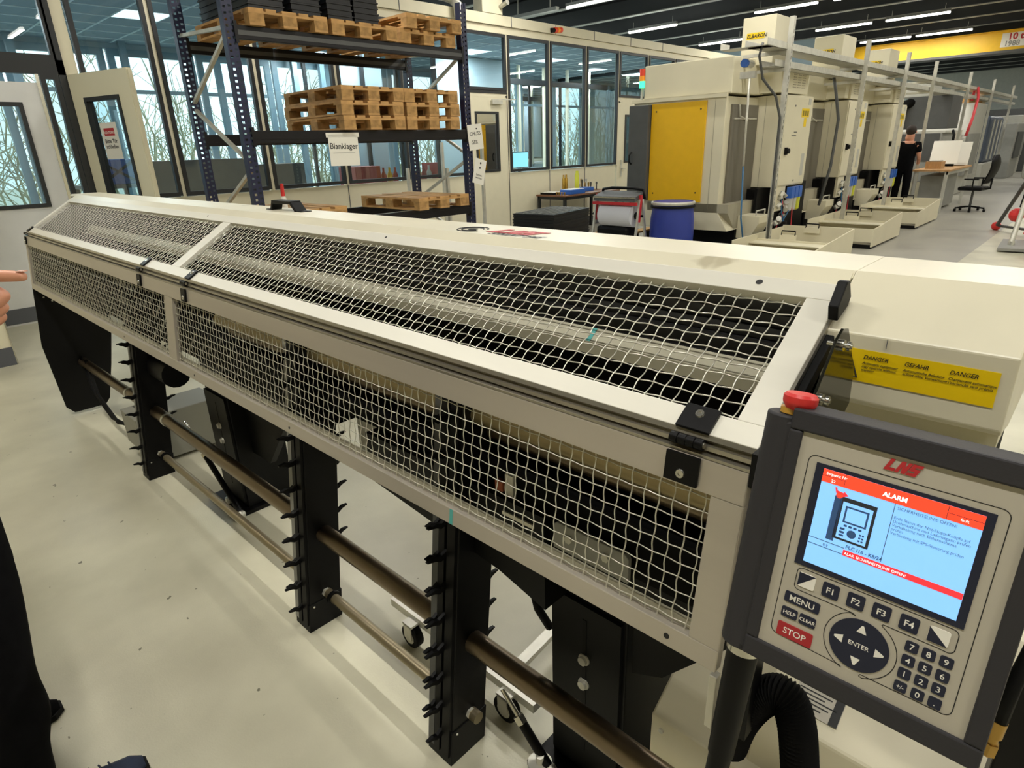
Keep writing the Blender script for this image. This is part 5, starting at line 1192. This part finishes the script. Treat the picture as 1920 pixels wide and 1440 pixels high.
for k in range(3):
    o = B(9.14 + k * .145, 9.27 + k * .145, 8.95, 9.1, 1.121, 1.20 + .03 * k).build('carton', (benchtop, paper, lgrey)[k]); tag(o, ('brown', 'white', 'grey')[k] + ' small carton on the left office desk', 'carton')

# ================================================================== PERSON IN FRONT (mostly out of view)
PF = thing('person', (-.08, 1.9, 0), 'person in black trousers and blue shoe at the left edge, pointing with one hand', 'person')
g = lambda x, y, z: (x, y, z)
hx, hy, hz = .035, 1.02, 1.497
J = [g(-.09, 1.9, 1.0), g(-.10, 1.9, 1.15), g(-.10, 1.88, 1.40), g(-.085, 1.86, 1.53), g(-.06, 1.86, 1.60), g(-.06, 1.86, 1.71),
     g(-.065, 1.84, .86), g(-.045, 1.74, .50), g(-.12, 1.72, .10), g(-.01, 1.705, .05),
     g(-.085, 1.965, .86), g(-.085, 2.05, .50), g(-.13, 2.13, .10), g(-.06, 2.12, .045),
     g(-.11, 1.70, 1.43), g(-.16, 1.38, 1.32), g(-.06, 1.19, 1.46), g(.03, 1.13, 1.485),
     g(-.11, 2.07, 1.43), g(-.16, 2.15, 1.15), g(-.02, 2.12, .95), g(.04, 2.1, .88)]
Rr = [(.085, .11), (.085, .12), (.10, .14), .052, .078, .082, .055, .045, .032, .022, .055, .045, .032, .022, .05, .042, .028, (.028, .020), .05, .042, .03, .028]
skinfig('body', J, E_, Rr, skin, PF)
tp = [g(-.09, 1.9, 1.03), g(-.08, 1.9, .90), g(-.035, 1.80, .72), g(-.05, 1.75, .54), g(-.062, 1.74, .43), g(-.055, 1.735, .34), g(-.085, 1.725, .25), g(-.092, 1.72, .16), g(-.12, 1.72, .055),
      g(-.08, 2.0, .72), g(-.09, 2.05, .50), g(-.11, 2.08, .30), g(-.14, 2.12, .055)]
skinfig('black_trousers', tp, [(0, 1), (1, 2), (2, 3), (3, 4), (4, 5), (5, 6), (6, 7), (7, 8), (1, 9), (9, 10), (10, 11), (11, 12)], [(.13, .165), (.145, .18), .105, .090, .082, .092, .078, .088, .082, .100, .09, .085, .082], cloth, PF)
skinfig('black_top', [g(-.09, 1.9, .93), g(-.095, 1.9, 1.05), J[1], J[2], J[14], g(-.15, 1.45, 1.345), g(-.08, 1.22, 1.44), J[18], J[19], g(-.06, 2.13, 1.0), g(-.09, 1.87, 1.48)], [(0, 1), (1, 2), (2, 3), (3, 4), (4, 5), (5, 6), (3, 7), (7, 8), (8, 9), (3, 10)], [(.155, .19), (.145, .175), (.135, .165), (.14, .19), .085, .062, .044, .085, .062, .046, (.075, .095)], cloth, PF)
def head_bits(par, cx, cy, cz):
    MB().ball((cx - .018, cy, cz + .03), .108, 16, 12, (1.0, .92, 1.0)).build('short_dark_hair', mat('dark_hair', '#2A211B', .8, bump=.5, scale=120) if 'dark_hair' not in MATS else MATS['dark_hair'], par, smooth=True)
    MB().ball((cx + .035, cy, cz - .005), .082, 16, 12, (.85, .85, 1.15)).ball((cx + .104, cy, cz - .02), .016, 8, 6, (1, .8, 1.3)).ball((cx + .0, cy - .098, cz - .01), .022, 8, 6, (.8, .5, 1.3)).ball((cx + .0, cy + .098, cz - .01), .022, 8, 6, (.8, .5, 1.3)).build('face', skin, par, smooth=True)
    for s in (-1, 1):
        MB().ball((cx + .093, cy + s * .031, cz + .008), .011, 8, 6).build('eye', paper, par, smooth=True); MB().ball((cx + .101, cy + s * .031, cz + .008), .005, 8, 6).build('pupil', inkb, par, smooth=True)
    MB().ball((cx + .094, cy, cz - .052), .014, 8, 6, (.6, 1.5, .45)).build('mouth', redp, par, smooth=True)
head_bits(PF, -.06, 1.86, 1.70); head_bits(pb, 16.36, 3.62, 1.69)
def shoe(x, y, m, rot=0):
    c = Vector((x, y, 0)); f = Vector((math.cos(rot), math.sin(rot), 0)); s = Vector((-f.y, f.x, 0))
    prof = [(-.12, .036, .09), (-.10, .042, .11), (-.04, .044, .115), (.02, .046, .092), (.08, .047, .062), (.13, .042, .05), (.158, .022, .035)]
    vs = []; n = 10
    for (a, hw, h) in prof:
        for k in range(n):
            t = 2 * math.pi * k / n; vs.append(c + f * a + s * (hw * math.cos(t)) + Z_ * (.018 + max(0, math.sin(t)) * (h - .018) + min(0, math.sin(t)) * .004))
    fs = [(i * n + k, i * n + (k + 1) % n, (i + 1) * n + (k + 1) % n, (i + 1) * n + k) for i in range(len(prof) - 1) for k in range(n)] + [tuple(range(n)), tuple(range(6 * n, 7 * n))]
    o = MB().add(vs, fs).build('shoe', m, PF, smooth=True)
    so = MB().prism([(-.125, -.034), (-.125, .034), (.0, .045), (.09, .050), (.14, .042), (.165, .015), (.165, -.015), (.14, -.042), (.09, -.050), (0, -.045)], lambda p, q, h: tuple(c + f * p + s * q + Z_ * h), .0, .02).build('sole', rub, o)
    lc = MB()
    for k in range(4): lc.tube([c + f * (.015 + k * .022) + s * -.022 + Z_ * (.09 - k * .008), c + f * (.018 + k * .022) + Z_ * (.099 - k * .009), c + f * (.015 + k * .022) + s * .022 + Z_ * (.09 - k * .008)], .0025, 5)
    lc.build('laces', shoeb, o)
    return o
shoe(.005, 1.70, shoeb, -.05); shoe(-.115, 2.12, cloth, 0.0)
# pointing hand: palm + five fingers, index out, the others curled
hd = MB()
def finger(pts, r, name='finger'):
    J2 = [tuple(p) for p in pts]
    return skinfig(name, J2, [(i, i + 1) for i in range(len(J2) - 1)], r, skin, PF, 2)
he = Vector((.69, -.724, 0)); hT = Vector((.147, 1.0, 1.514)); hd_ = Vector((0, 0, 1))
def hp(a, z, o=0): return tuple(hT - he * a + Vector((.724, .69, 0)) * o + hd_ * z)
palm = skinfig('palm', [hp(.175, -.03), hp(.135, -.022), hp(.098, -.008), hp(.13, -.045), hp(.092, -.036)], [(0, 1), (1, 2), (1, 3), (3, 4)], [(.022, .022), (.022, .020), (.013, .014), (.020, .018), (.015, .016)], skin, PF)
finger([hp(.10, -.004), hp(.072, -.001), hp(.045, .001), hp(.020, 0), hp(.006, -.001)], [.0105, .0092, .0085, .0078, .0055], 'index_finger')
finger([hp(.098, -.018), hp(.062, -.016), hp(.040, -.024), hp(.050, -.034, -.01), hp(.066, -.034, -.014)], [.0105, .0098, .0090, .0082, .007], 'middle_finger')
finger([hp(.098, -.032), hp(.064, -.033), hp(.045, -.040), hp(.055, -.048, -.01), hp(.070, -.048, -.014)], [.0102, .0094, .0086, .008, .007], 'ring_finger')
finger([hp(.098, -.045), hp(.068, -.047), hp(.052, -.053), hp(.060, -.060, -.01), hp(.072, -.060, -.012)], [.0095, .0086, .008, .0072, .006], 'little_finger')
finger([hp(.14, -.012, -.012), hp(.112, -.004, -.020), hp(.085, -.008, -.020), hp(.066, -.012, -.016)], [.013, .0105, .0095, .007], 'thumb')
MB().obox(hp(.010, .0062), he, (.724, .69, 0), Z_, .005, .004, .0008).build('fingernail', mat('nail', '#D9A793', .35), PF)
